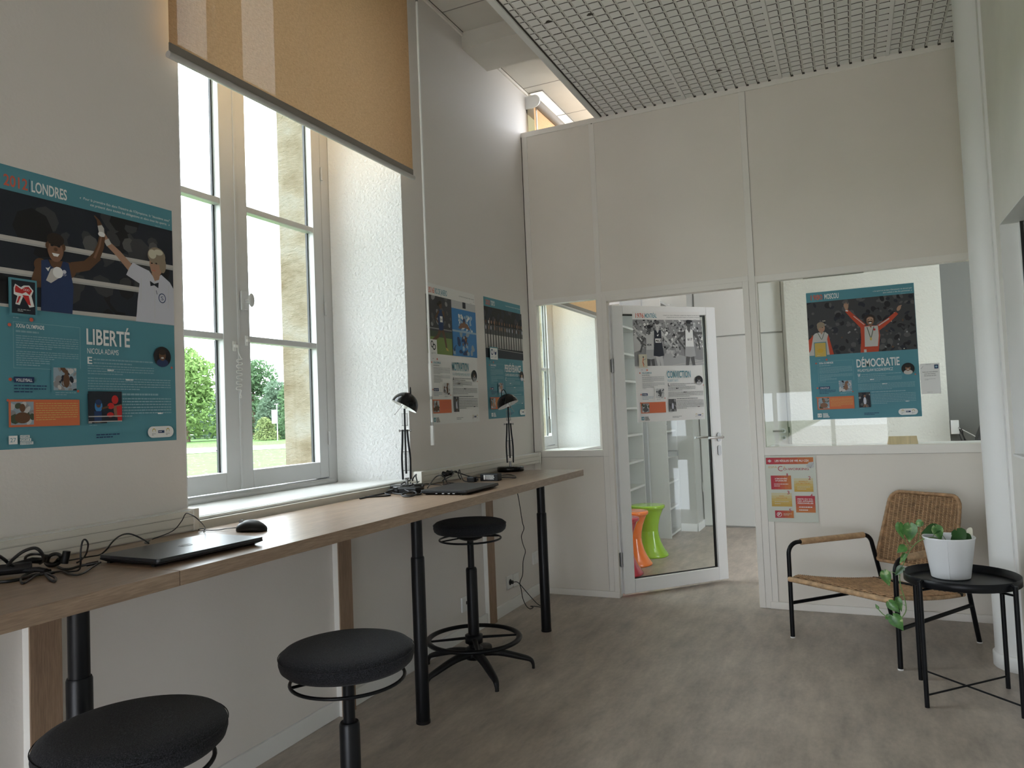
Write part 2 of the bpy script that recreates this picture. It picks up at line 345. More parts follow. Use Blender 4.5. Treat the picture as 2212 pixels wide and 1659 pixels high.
for x in (.15, .94, 1.79, 2.585): q.box(x, x + .065, YN - .08, YN - .02, .12, 1.55, 'window_paint')
for z in (.12, 1.485): q.box(.15, 2.65, YN - .078, YN - .022, z, z + .065, 'window_paint')
q.build('window_frame', wn)
st(MB().add([(-.6, -40, -.15), (40, -40, -.15), (40, YN - .1, -.15), (-.6, YN - .1, -.15)], [(0, 1, 2, 3)], 'paving'), 'path_paving')
# rear room: door wall, chimney stub, textured wall, grey recess
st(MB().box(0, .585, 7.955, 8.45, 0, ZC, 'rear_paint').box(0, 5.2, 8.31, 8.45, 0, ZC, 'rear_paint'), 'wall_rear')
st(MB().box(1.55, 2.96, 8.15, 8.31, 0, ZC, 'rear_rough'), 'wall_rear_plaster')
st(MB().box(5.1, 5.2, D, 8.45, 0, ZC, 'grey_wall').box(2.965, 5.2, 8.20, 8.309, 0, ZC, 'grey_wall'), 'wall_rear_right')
st(MB().box(0, .595, 7.94, 7.955, 0, .08, 'white_trim').box(.585, .6, 7.94, 8.3, 0, .08, 'white_trim'), 'baseboard_rear', .002)
dr = thing('door_2', (1.05, 8.3, 0), kind='structure')
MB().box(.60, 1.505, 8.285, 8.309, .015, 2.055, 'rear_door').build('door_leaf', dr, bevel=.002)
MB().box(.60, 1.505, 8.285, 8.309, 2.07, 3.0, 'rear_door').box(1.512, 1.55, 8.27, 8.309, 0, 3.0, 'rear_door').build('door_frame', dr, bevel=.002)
hd = MB().cyl((1.46, 8.285, 1.02), (1.46, 8.278, 1.02), .026, 'steel').cyl((1.46, 8.28, 1.02), (1.46, 8.235, 1.02), .009, 'steel').tube(arc_path([(1.46, 8.24, 1.02), (1.46, 8.232, 1.02), (1.36, 8.232, 1.022)], .004), .009, 'steel').build('door_handle', dr)
MB().cyl((1.462, 8.285, .95), (1.462, 8.277, .95), .026, 'steel').cyl((1.462, 8.278, .95), (1.462, 8.274, .95), .014, 'dark_steel').build('key_plate', dr)
MB().box(1.513, 1.523, 8.262, 8.271, 1.0, 1.06, 'black_matte').build('strike_plate', dr)
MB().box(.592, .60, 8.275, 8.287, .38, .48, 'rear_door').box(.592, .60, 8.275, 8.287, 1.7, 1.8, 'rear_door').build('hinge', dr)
# ceilings
cg = MB(); gx0 = .625; pitch = .6167 / 9
cg.box(gx0, 3.0, -4, D, ZG + .004, ZG + .05, 'ceiling_channel')
nx = 35; ny = 62
for i in range(nx):
    for j in range(ny):
        run = (i % 9 == 0)
        x0 = gx0 - .03 + i * pitch + (.016 if not run else .022); x1 = gx0 - .03 + (i + 1) * pitch; yb_ = D - j * pitch - .004; ya = yb_ - pitch + .016
        if x0 < gx0: x0 = gx0 + .012
        if x1 < x0 + .01 or x1 > 3.0: continue
        joint = (j % 9 == 8)
        cg.add([(x0, ya, ZG), (x1, ya, ZG), (x1, yb_, ZG), (x0, yb_, ZG), (x0, ya, ZG + .004), (x1, ya, ZG + .004), (x1, yb_, ZG + .004), (x0, yb_, ZG + .004)],
               [(0, 3, 2, 1), (0, 1, 5, 4), (1, 2, 6, 5), (2, 3, 7, 6), (3, 0, 4, 7)], 'ceiling_pad')
        # open slots beside each pad: the dark plenum shows through
        k = .0085 if joint else .0055
        cg.add([(x0, ya - k, ZG + .0037), (x1, ya - k, ZG + .0037), (x1, ya, ZG + .0037), (x0, ya, ZG + .0037)], [(0, 3, 2, 1)], 'void')
        cg.add([(x1, ya, ZG + .0037), (x1 + .0042, ya, ZG + .0037), (x1 + .0042, yb_, ZG + .0037), (x1, yb_, ZG + .0037)], [(0, 3, 2, 1)], 'void')
for i in range(1, nx):
    x = gx0 - .03 + i * pitch + .004
    if i % 9: cg.box(x - .002, x + .014, D - .006, D - .0005, ZG - .006, ZG + .012, 'void')
    else:
        cg.box(x - .006, x + .014, -1, D, ZG - .004, ZG + .012, 'ceiling_pad'); cg.box(x - .011, x - .006, -1, D, ZG + .002, ZG + .0038, 'void')
for (x, y) in ((1.0, 3.70), (1.50, 4.72), (.78, 3.66)): cg.add([(x + .018 * math.cos(a) * (1 + .4 * math.sin(3 * a)), y + .014 * math.sin(a), ZG - .0008) for a in [k * PI / 5 for k in range(10)]], [tuple(range(10))[::-1]], 'void')
st(cg, 'ceiling')
st(MB().box(.595, .625, -4, D, ZG - .005, ZG + .03, 'panel_frame').box(.595, .607, -4, D, ZG - .005, ZG + .06, 'panel_frame').box(.607, .625, -4, D, ZG + .03, ZC + .02, 'tile_board'), 'trim_ceiling'); st(MB().box(.585, .622, -4, D, ZG - .009, ZG - .0052, 'white_gloss').box(.6225, .631, -4, D, ZG - .004, ZG + .0036, 'void'), 'trim_ceiling_edge')
cs = MB(); cs.box(-.01, .62, -4, D + .148, ZC, ZC + .05, 'tile_board'); cs.box(.13, .62, D + .148, 8.4, ZC, ZC + .05, 'tile_board'); cs.box(0, .13, 7.0, 8.4, ZC, ZC + .05, 'tile_board')
cs.box(-.4, .02, D + .148, 7.0, ZC, ZC + .05, 'tile_board')
for y in (1.45, 2.06, 2.67, 3.27, 3.875, 5.09, 5.70, 6.31): cs.box(.0, .605, y - .004, y + .004, ZC - .0008, ZC + .001, 'seam')
cs.box(0, .012, -4, 5.18, ZC - .022, ZC, 'panel_frame').box(.012, .016, -4, 5.18, ZC - .001, ZC, 'void')
st(cs, 'ceiling_strip')
st(MB().box(0, .605, 4.14, 4.50, 3.655, ZC, 'tile_board'), 'trim_beam')
st(MB().box(.62, 5.2, D + .06, 8.45, 3.40, 3.45, 'tile_board'), 'ceiling_rear')
# partition at y = D
w = MB(); B = (D + .006, D + .055)
def pan(x0, x1, z0, z1, mt='panel'): w.box(x0, x1, *B, z0, z1, mt)
pan(.0, .57, 0, 1.0); pan(.0, .06, 1.0, 2.12); pan(.0, .57, 2.12, ZG - .01); pan(.523, .57, 1.0, 2.12)
pan(.57, 1.61, 2.11, ZG - .01); pan(1.57, 2.86, 0, .99); pan(1.61, 2.86, 2.11, ZG - .01); pan(1.535, 1.612, 0, 2.11)
st(w, 'wall_back')
k = [0]
def trim(*b, mt='panel_frame', bev=.0015):
    k[0] += 1; st(MB().box(*b, mt), 'trim_%d' % k[0], bev)
F = D + .061
trim(.0, .045, D, F, 0, ZG - .03); trim(.0, 2.86, D - .001, F, ZG - .035, ZG + .0035); st(MB().box(.63, 3.0, D + .002, D + .06, ZG, ZG + .3, 'panel'), 'wall_back_top'); trim(.529, .568, D, F, 0, ZG - .035); trim(1.570, 1.611, D, F, 0, ZG - .035)
trim(.045, .529, D, F, .985, 1.03); trim(.045, .529, D, F, 2.103, 2.14); trim(.045, .062, D, F, 1.03, 2.103)
trim(1.611, 2.86, D, F, .975, 1.028); trim(1.611, 2.86, D, F, 2.097, 2.14); trim(1.611, 1.648, D, F, .0, .975); trim(1.611, 1.622, D + .004, F, 1.028, 2.097)
trim(.568, 1.570, D, F, 2.112, 2.147)
q = MB(); yy = (D - .0012, D - .0002)
for b_ in ((1.6105, 1.6125, 2.14, ZG - .035), (1.6105, 1.6120, 0.045, .975), (.5675, .569, 0.0, 2.11), (1.5692, 1.5705, 0.0, 2.11), (1.648, 1.6492, .045, .975), (.529, .5298, .045, .985)): q.box(b_[0], b_[1], *yy, b_[2], b_[3], 'seam')
for b_ in ((1.611, 2.8, .9738, .9750), (.045, .529, .9840, .9850), (.0, .57, .9835, .9842)): q.box(b_[0], b_[1], *yy, b_[2], b_[3], 'seam')
q.box(0, .004, D - .004, D - .0004, 1.02, ZG - .03, 'void'); q.box(.548, .558, D - .002, D - .0002, ZG - .039, ZG - .035, 'void'); st(q, 'trim_seams')
st(MB().box(.0, .60, D - .008, D, 0, .045, 'panel_frame'), 'baseboard_back', .002); st(MB().box(1.60, 2.86, D - .008, D, 0, .045, 'panel_frame'), 'baseboard_back_right', .002)
st(MB().box(0, .014, -4, D, 0, .075, 'white_trim'), 'baseboard_left', .003)
wn = thing('window_4', (.29, D + .03, 1.03), kind='structure'); MB().box(.060, .53, D + .026, D + .030, 1.03, 2.104, 'glass').build('glass_pane', wn)
wn = thing('window_5', (2.2, D + .03, 1.03), kind='structure'); MB().box(1.615, 2.86, D + .012, D + .016, 1.028, 2.098, 'glass').build('glass_pane', wn)
MB().box(1.618, 1.624, D + .017, D + .02, 1.25, 1.85, 'seam').box(1.90, 2.25, D + .017, D + .02, 2.088, 2.094, 'seam').build('seal', wn)
# glazed door, hinged left, swung open into the rear room
dr = thing('door_1', (1.07, D, 0), kind='structure')
q = MB(); q.box(.568, .603, D - .004, F + .01, 0, 2.112, 'panel_frame').box(1.532, 1.570, D - .004, F + .01, 0, 2.112, 'panel_frame').box(.603, 1.532, D - .004, F + .01, 2.076, 2.112, 'panel_frame')
q.build('door_frame', dr, bevel=.002)
LA = Vector((.630, 5.070, 0)); LD = Vector((.6763, .7366, 0)); LN = Vector((.7366, -.6763, 0))      # hinge edge, along the leaf, towards the room
def leaf(p): return LA + LD * p[0] + LN * p[1] + Vector((0, 0, p[2]))
T = -.052
q = MB(leaf); q.box(0, .086, T, 0, .02, 2.052, 'white_trim').box(.812, .896, T, 0, .02, 2.052, 'white_trim').box(.086, .812, T, 0, .02, .113, 'white_trim').box(.086, .812, T, 0, 1.99, 2.052, 'white_trim')
lf = q.build('door_leaf', dr, bevel=.004)
MB(leaf).box(.088, .810, -.030, -.024, .115, 1.988, 'glass').build('glass_pane', lf)
q = MB(leaf)
for yy in (-.023, -.036):
    q.box(.086, .092, yy, yy + .005, .113, 1.99, 'black_gasket').box(.802, .812, yy, yy + .005, .113, 1.99, 'black_gasket').box(.086, .812, yy, yy + .005, .113, .118, 'black_gasket').box(.086, .812, yy, yy + .005, 1.981, 1.99, 'black_gasket')
q.build('seal', lf)
for sgn, nm in ((1, 'door_handle'), (-1, 'door_handle')):
    y_ = 0 if sgn > 0 else T
    q = MB(leaf)
    def pill(zc, hh, ww):
        pts = [(.867 + ww * math.cos(a), zc + (hh if math.sin(a) > 0 else -hh) + ww * math.sin(a)) for a in [i * PI / 10 for i in range(20)]]
        n_ = len(pts); vs = [(x, y_, z) for x, z in pts] + [(x, y_ + sgn * .009, z) for x, z in pts]
        q.add(vs, [tuple(range(n_)), tuple(range(n_, 2 * n_))[::-1]] + [(i, (i + 1) % n_, n_ + (i + 1) % n_, n_ + i) for i in range(n_)], 'steel')
    pill(1.074, .017, .016); pill(.976, .022, .016)
    q.tube(arc_path([(.867, y_ + sgn * .006, 1.074), (.867, y_ + sgn * .058, 1.074), (.735, y_ + sgn * .058, 1.074)], .009), .0095, 'chrome', 14)
    q.build(nm, lf)
for z in (1.62, .26):
    MB(leaf).box(-.030, .012, -.03, -.012, z - .045, z + .045, 'steel').cyl((-.012, -.006, z - .05), (-.012, -.006, z + .05), .009, 'steel', 12).build('hinge', dr)
MB(leaf).box(-.02, -.004, -.045, -.02, .02, 2.05, 'white_trim').build('edge_strip', lf)

# ------------------------------------------------------------------ casement windows of the left wall
def window(idx, yA, yB, detail=True):
    mid = (yA + yB) / 2 - (.006 if idx == 1 else 0); wn = thing('window_%d' % idx, (-.38, mid, SILL), kind='structure')
    wp = 'window_paint'; q = MB()
    q.box(-.44, -.352, yA - .03, yA + .04, SILL, HEAD, wp).box(-.44, -.352, yB - .045, yB + .03, SILL, HEAD, wp).box(-.44, -.352, yA, yB, HEAD - .05, HEAD, wp).box(-.44, -.345, yA, yB, SILL - .005, 1.012, wp)
    q.tube([(-.347, yA, SILL + .008), (-.347, yB - .02, SILL + .008)], .013, wp, 10)
    q.build('window_frame', wn, bevel=.004)
    for (a, b_, sa, sb) in ((yA + .035, mid - .003, .07, .085), (mid + .003, yB - .048, .068, .068)):
        z0, z1 = 1.018, HEAD - .045; q = MB()
        q.box(-.405, -.35, a, a + sa, z0, z1, wp).box(-.405, -.35, b_ - sb, b_, z0, z1, wp).box(-.405, -.35, a + sa, b_ - sb, z0, 1.10, wp).box(-.405, -.35, a + sa, b_ - sb, z1 - .07, z1, wp)
        for z in (1.70, 2.306, 2.91): q.box(-.400, -.354, a + sa - .001, b_ - sb + .001, z - .014, z + .014, wp)
        cs_ = q.build('casement', wn, bevel=.003)
        MB().box(-.384, -.380, a + sa - .002, b_ - sb + .002, 1.098, z1 - .068, 'glass').build('glass_pane', cs_)
        q = MB(); zs = [1.10, 1.686, 1.714, 2.292, 2.320, 2.896, 2.924, z1 - .07]
        for i in range(0, 8, 2): q.box(-.398, -.3865, b_ - sb - .009, b_ - sb - .0005, zs[i] + .001, zs[i + 1] - .001, 'black_gasket'); q.box(-.398, -.3865, a + sa + .0005, a + sa + .004, zs[i] + .001, zs[i + 1] - .001, 'black_gasket')
        q.build('glazing_seal', cs_)
    if detail:
        MB().box(-.352, -.345, mid - .008, mid + .006, 1.02, HEAD - .05, wp).build('cover_strip', wn, bevel=.002)
        q = MB(); zz = 1.872; y = mid + .042
        q.box(-.35, -.343, y - .022, y + .022, zz - .04, zz + .045, wp).box(-.345, -.335, y - .032, y - .018, zz - .045, zz + .04, wp)
        q.cyl((-.345, y, zz), (-.315, y, zz), .008, wp, 14); q.ellipsoid((-.308, y, zz), .007, .018, .032, wp); q.build('window_knob', wn, bevel=.001)
        for yy, zz in ((mid - .03, 1.66), (mid + .045, 1.69)):
            MB().box(-.35, -.345, yy - .008, yy + .008, zz - .022, zz + .022, 'plastic_white').box(-.346, -.336, yy - .006, yy + .012, zz - .006, zz + .006, 'plastic_white').build('stay_bracket', wn, bevel=.001)
        P = [(-.338, mid - .018, 1.66), (-.335, mid - .018, 1.63), (-.335, mid - .003, 1.607)]; z = 1.607; y = mid - .012
        for i in range(6):
            P += [(-.334, y + .014, z - .004), (-.334, y - .014, z - .008), (-.334, y - .018, z - .014), (-.334, y - .014, z - .020), (-.334, y + .010, z - .021)]; z -= .0245; y -= .0015
        P += [(-.334, y + .008, z - .012), (-.334, y + .003, z - .03), (-.334, y + .012, z - .03), (-.334, y + .008, z - .014)]
        MB().tube(smooth_path(P, 3), .0022, 'plastic_white', 6).build('wire_stay', wn)
        for z in (1.90, 1.22, 2.62): MB().cyl((-.344, yB - .045, z - .035), (-.344, yB - .045, z + .035), .007, wp, 10).build('hinge', wn)
    return wn
window(1, 1.885, 3.18); window(2, 5.19, 6.395, False); window(6, -1.33, .01, False)

# ------------------------------------------------------------------ roller blinds
def blind(y0, y1, zb, lab, rod, short=False):
    t = thing('roller_blind', (.06, (y0 + y1) / 2, 3.60), lab, 'roller blind')
    MB().add([(.064, y0, zb + .04), (.064, y1, zb + .04), (.064, y1, 3.67), (.064, y0, 3.67)], [(0, 1, 2, 3)], 'blind_cloth').build('cloth', t)
    MB().box(.0615, .0665, y0, y1, zb + .018, zb + .052, 'blind_hem').build('hem', t)
    MB().tube([(.064, y0 - .005, zb + .008), (.064, y1 + .005, zb + .008)], .0125, 'blind_bar', 12).build('bottom_bar', t)
    MB().tube([(.075, y0, 3.675), (.075, y1, 3.675)], .035, 'blind_hem', 16).build('roller', t)
    for y, s_ in ((y0 - .012, 1), (y1 + .004, 1)):
        q = MB().cyl((.072, y - .0015, 3.675), (.072, y + .0095, 3.675), .048, 'plastic_white', 28); q.box(0, .072, y, y + .008, 3.625, 3.723, 'plastic_white'); q.build('bracket', t)
    if rod:
        y = rod; q = MB(); q.cyl((.066, y, 1.42), (.066, y, 3.62), .007, 'plastic_white', 10); q.cyl((.066, y, 1.28), (.066, y, 1.405), .0062, 'plastic_white', 10); q.cyl((.066, y, 1.155), (.066, y, 1.262), .011, 'plastic_white', 12)
        q.cyl((.066, y, 1.43), (.066, y, 1.60), .0095, 'plastic_white', 12)
        q.build('crank_rod', t); [MB().box(.060, .071, y - .004, y + .004, za, zb_, 'steel').build('joint', t) for za, zb_ in ((1.402, 1.432), (1.258, 1.284), (3.60, 3.655))]
    return t
blind(1.822, 3.392, 2.592, 'sand coloured roller blind half lowered over the large casement window', 3.492)
blind(-1.40, .30, 1.45, 'unseen roller blind added over the window left of the London poster to lower its reflection', None)  # unseen blind, added to keep this window's bright reflection low
blind(5.16, 6.66, 2.15, 'roller blind end seen above the partition in the rear room', 5.20)
tag(thing('daylit_ceiling_gap', (.075, 6.0, ZC)), 'daylit gap in the ceiling above the rear blind, its daylight added as a glow', 'ceiling light'); cl = [o for o in bpy.data.objects if o.name == 'daylit_ceiling_gap'][0]
MB().box(.022, .128, 5.19, 6.95, ZC + .012, ZC + .02, 'lamp_and_daylit_glow').build('glow_panel', cl)  # daylit gap, no lamp: glow added in place of window daylight
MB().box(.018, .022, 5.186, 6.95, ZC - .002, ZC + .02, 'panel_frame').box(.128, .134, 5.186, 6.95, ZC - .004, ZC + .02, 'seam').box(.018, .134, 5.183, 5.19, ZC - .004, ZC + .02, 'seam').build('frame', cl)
# ceiling lamps of the rear room (their highlights show on the plastic stools)
for i, (x, y) in enumerate(((1.6, 6.2), (3.6, 6.4))):
    t = thing('ceiling_panel_light', (x, y, 3.40), 'square flat ceiling light over the rear room' + (' by the glazed door' if i == 0 else ' by the grey wall'), 'ceiling light')
    MB().box(x - .30, x + .30, y - .30, y + .30, 3.388, 3.399, 'panel_frame').build('frame', t); MB().box(x - .28, x + .28, y - .28, y + .28, 3.383, 3.3879, 'lamp_and_daylit_glow').build('glow_panel', t)

# ------------------------------------------------------------------ desks along the window wall
ZD = .945; DB = .907; DX0 = .052; DX1 = .600
def desk(y0, y1, legs, posts, label):
    t = thing('desk', ((DX0 + DX1) / 2, (y0 + y1) / 2, 0), label, 'desk', None)
    MB().box(DX0, DX1, y0, y1, DB, ZD, 'oak_top').build('desktop', t, bevel=.0012)
    for y in legs:
        q = MB(); q.tube([(.405, y, .0), (.405, y, .012)], .031, 'black_plastic', 24); q.tube([(.405, y, .008), (.405, y, .70), (.405, y, .706)], [.0295, .0295, .027], 'black_metal', 28); q.tube([(.405, y, .70), (.405, y, DB)], .0245, 'black_metal', 28)
        q.build('leg', t)
    for y in posts:
        MB().box(.0282, .034, y, y + .092, .0, DB, 'oak_post').build('wall_post', t); MB().box(.0145, .028, y - .0, y + .092, 0, .0755, 'lower_wall').box(.0, .028, y, y + .092, .0755, DB, 'lower_wall').build('post_core', t)
    return t
desk(-.35, 1.353, (1.22,), (1.335,), 'light oak desk nearer the camera, carrying the left laptop and tangled cables')
desk(1.3545, 4.405, (2.765, 4.165), (2.70, 4.165), 'long light oak desk under the big window carrying the mouse and lamps')

# cable trunking on the wall above the desk
def trunk(y0, y1, label, caps):
    t = thing('cable_trunking', (.03, (y0 + y1) / 2, ZD), label, 'cable trunking', None)
    q = MB(); q.prism([(0, y0), (.052, y0), (.052, y1), (0, y1)], ZD + .002, 1.016, 'trunking'); q.box(0, .044, y0, y1, 1.016, 1.0185, 'white_trim'); q.box(.052, .054, y0, y1, .998, 1.012, 'trunking').box(.052, .055, y0, y1, .968, .996, 'trunking').box(.052, .054, y0, y1, ZD + .004, .966, 'trunking'); q.build('body', t, bevel=.001)
    MB().box(.0545, .0553, y0, y1, .9655, .9665, 'seam').box(.0545, .0553, y0, y1, .9955, .9965, 'seam').build('cover_joint', t)
    for y in caps: MB().box(0, .058, y - .012, y + .012, ZD + .001, 1.022, 'trunking').build('end_cap', t, bevel=.003)
    return t
trunk(-.6, 1.905, 'beige cable trunking on the wall left of the big window', (1.90,))
trunk(3.385, 5.032, 'beige cable trunking on the wall right of the big window', (3.392, 5.02))

# ------------------------------------------------------------------ swivel stools
def stool(top, back=0):
    t = thing('swivel_stool', (0, 0, 0)); H = top + .001
    prof = [(0, 0), (.10, 0), (.150, .001), (.172, .006), (.183, .016), (.1872, .030), (.1868, .042), (.183, .0505), (.174, .058), (.155, .0635), (.12, .0665), (.06, .068), (0, .0682)]
    MB().lathe([(r, H - .067 + z) for r, z in prof], (0, 0, 0), 'seat_fabric', 64).build('seat', t)
    MB().tube([(.1875 * math.cos(a), .1875 * math.sin(a), H - .067 + .046) for a in [i * 2 * PI / 64 for i in range(64)]], .0012, 'seat_fabric', 5, closed=True).build('seam', t)
    z = H - .067
    MB().lathe([(0, z + .002), (.078, z + .002), (.076, z - .012), (.062, z - .026), (.035, z - .036), (.022, z - .038), (0, z - .038)], (0, 0, 0), 'black_plastic', 32).build('hub', t)
    q = MB().tube([(.158 * math.cos(a), .158 * math.sin(a), z - .030) for a in [i * 2 * PI / 48 for i in range(48)]], .005, 'black_metal', 8, closed=True)
    for a in (.6, 3.74): q.tube([(.05 * math.cos(a), .05 * math.sin(a), z - .022), (.157 * math.cos(a), .157 * math.sin(a), z - .030)], .0075, 'black_metal', 8, flat=.5)
    q.build('handle_ring', t)
    q = MB(); q.cyl((0, 0, .40), (0, 0, z - .03), .0165, 'black_metal', 20); q.tube([(0, 0, .10), (0, 0, .455), (0, 0, .462)], [.0285, .0285, .025], 'black_metal', 24); q.build('column', t)
    q = MB().tube([(.232 * math.cos(a), .232 * math.sin(a), .172) for a in [i * 2 * PI / 56 for i in range(56)]], .0155, 'black_metal', 8, closed=True, flat=.7)
    q.lathe([(.028, .150), (.045, .152), (.045, .190), (.028, .195)], (0, 0, 0), 'black_metal', 24)
    for a in range(4): a = a * PI / 2 + .35; q.tube([(.03 * math.cos(a), .03 * math.sin(a), .176), (.225 * math.cos(a), .225 * math.sin(a), .172)], [.014, .010], 'black_metal', 8, flat=.5)
    q.build('foot_ring', t)
    MB().lathe([(0, .07), (.045, .072), (.05, .09), (.044, .125), (.03, .13), (0, .13)], (0, 0, 0), 'black_plastic', 24).build('base_hub', t)
    for i in range(5):
        a = i * 2 * PI / 5 + .3; c, s_ = math.cos(a), math.sin(a)
        P = smooth_path([(.02 * c, .02 * s_, .100), (.12 * c, .12 * s_, .094), (.24 * c, .24 * s_, .062), (.285 * c, .285 * s_, .045), (.298 * c, .298 * s_, .022), (.299 * c, .299 * s_, 0.0)], 4)
        MB().tube(P, .024, 'black_plastic', 10, rf=lambda u: 1.15 - .72 * min(1, u * 1.15), flat=.75).build('leg', t)
    return t
s1 = stool(.685); s1.location = (.735, 1.11, 0); s1.rotation_euler.z = 2.2
tag(s1, 'dark grey upholstered swivel stool nearest the camera, cut by the bottom edge', 'stool', 'swivel stools at the desk')
for (x, y, dz, rz, lab) in ((.824, 1.722, -.007, .25, 'dark grey upholstered swivel stool in the middle, left of the slim black desk leg'), (.328, 3.392, .087, .22, 'dark swivel stool farthest away, pushed under the desk below the right laptop')):
    c = copy_tree(s1); c.location = (x, y, 0); c.rotation_euler.z = rz; c['label'] = lab
    for ch in [o for o in bpy.data.objects if o.parent == c]:
        nm = ch.name.split('.')[0]
        if nm in ('seat', 'seam', 'hub', 'handle_ring'): ch.location.z = dz
        elif nm == 'column' and dz > 0: ch.scale.z = 1 + dz / .597; ch.location.z = 0
for o in bpy.data.objects:
    if o.parent == s1: pass

# ------------------------------------------------------------------ laptops, mouse
def laptop(cx, cy, rz, label, w=.362, d=.245, h=.0225, logo=True, ports=False):
    t = thing('laptop', (0, 0, 0), label, 'laptop', None)
    def rr(x0, x1, y0, y1, r, n=5):
        return [(x + r * math.cos(a), y + r * math.sin(a)) for (x, y, a0) in ((x1 - r, y1 - r, 0), (x0 + r, y1 - r, PI / 2), (x0 + r, y0 + r, PI), (x1 - r, y0 + r, 3 * PI / 2)) for a in [a0 + k * PI / 2 / n for k in range(n + 1)]]
    X = d / 2; Y = w / 2; q = MB()      # local: x across the desk (front edge +x), y along it
    o_ = rr(-X, X, -Y, Y, .012); i_ = rr(-X + .012, X - .018, -Y + .012, Y - .012, .008); n = len(o_)
    q.add([(x, y, .0035) for x, y in i_] + [(x, y, .0105) for x, y in o_] + [(x, y, .0135) for x, y in o_], [tuple(range(n))[::-1]] + [(i, (i + 1) % n, n + (i + 1) % n, n + i) for i in range(n)] + [(n + i, n + (i + 1) % n, 2 * n + (i + 1) % n, 2 * n + i) for i in range(n)] + [tuple(range(2 * n, 3 * n))], 'black_plastic')
    q.build('base', t)
    l = rr(-X + .001, X - .001, -Y + .001, Y - .001, .011)
    MB().add([(x, y, .0142) for x, y in l] + [(x, y, h - .001) for x, y in l] + [(x * .996, y * .998, h) for x, y in l], [tuple(range(n))[::-1]] + [(k * n + i, k * n + (i + 1) % n, (k + 1) * n + (i + 1) % n, (k + 1) * n + i) for k in (0, 1) for i in range(n)] + [tuple(range(2 * n, 3 * n))], 'laptop_lid').build('lid', t)
    MB().cyl((-X + .004, -Y + .03, .0125), (-X + .004, Y - .03, .0125), .0055, 'black_plastic', 10).build('hinge', t)
    for yy in (-Y + .03, Y - .03):
        for xx in (-X + .03, X - .035): MB().box(xx - .006, xx + .006, yy - .02, yy + .02, 0, .0045, 'black_plastic').build('rubber_foot', t)
    if ports:
        for x, k in ((.0, .012), (-.035, .009), (.03, .012), (.055, .012)): MB().box(x - k / 2, x + k / 2, -Y - .0006, -Y + .001, .0062, .0098, 'lcd_grey').build('port', t)
    if logo:
        q = MB().tube([(.019 * math.cos(a), .019 * math.sin(a), h) for a in [i * 2 * PI / 32 for i in range(32)]], .0009, 'steel', 5, closed=True)
        for x in (-.009, -.003, .003, .009): q.box(-.0035, .0045, x - .0016, x - .0008, h, h + .0006, 'steel'); q.box(.0035, .0045, x - .0016, x + .002, h, h + .0006, 'steel')
        q.build('lid_logo', t)
    t.location = (cx, cy, ZD); t.rotation_euler.z = rz; return t
laptop(.400, 1.548, R(-2.5), 'closed black laptop with ribbed lid on the near desk by the tangled cables')
laptop(.408, 3.17, R(1.5), 'closed dark laptop on the far part of the desk beside the power adapter', ports=True, logo=False)
t = thing('computer_mouse', (.285, 1.925, ZD), 'black wired computer mouse on the desk in front of the window sill', 'mouse')
q = MB(); M = Matrix.Rotation(R(8), 3, 'Z')
vs = []; fs = []; K = 14; N = 20
for j in range(K + 1):
    u = j / K; x = -.056 + .112 * u; wd = .031 * (math.sin(PI * min(1, max(.0, u * .88 + .08))) ** .45); hh = .038 * (math.sin(PI * min(1, u * .80 + .13)) ** .8)
    if j == K: wd *= .4; hh *= .45
    if j == 0: wd *= .55; hh *= .55
    for i in range(N):
        a = 2 * PI * i / N; y = math.cos(a) * wd; z = max(-.25, math.sin(a)); z = (z + .25) / 1.25 * hh
        vs.append(Vector((.285, 1.925, ZD + .0015)) + M @ Vector((x, y, z)))
for j in range(K):
    for i in range(N): fs.append((j * N + i, j * N + (i + 1) % N, (j + 1) * N + (i + 1) % N, (j + 1) * N + i))
fs += [tuple(range(N))[::-1], tuple(K * N + i for i in range(N))]
q.add(vs, fs, 'black_plastic', True); q.build('body', t)
MB().cyl((.247, 1.914, ZD + .031), (.247, 1.921, ZD + .031), .008, 'lcd_grey', 14).build('scroll_wheel', t)
def cord(P, r=.0022, mt='cable', k=5): return MB().tube(smooth_path(P, k), r, mt, 7)
cord([(.232, 1.917, .957), (.22, 1.905, .957), (.185, 1.912, .953), (.158, 1.905, .949), (.138, 1.889, .949), (.114, 1.887, .949), (.104, 1.872, .949), (.114, 1.857, .957), (.12, 1.871, .957), (.135, 1.865, .951), (.150, 1.845, .950), (.153, 1.843, .955), (.239, 1.769, .975), (.296, 1.712, .995), (.356, 1.643, 1.02), (.385, 1.599, 1.04), (.327, 1.628, 1.045), (.251, 1.682, 1.035), (.16, 1.745, 1.0), (.10, 1.76, .965), (.08, 1.70, .949)], .0016).build('cord', t)

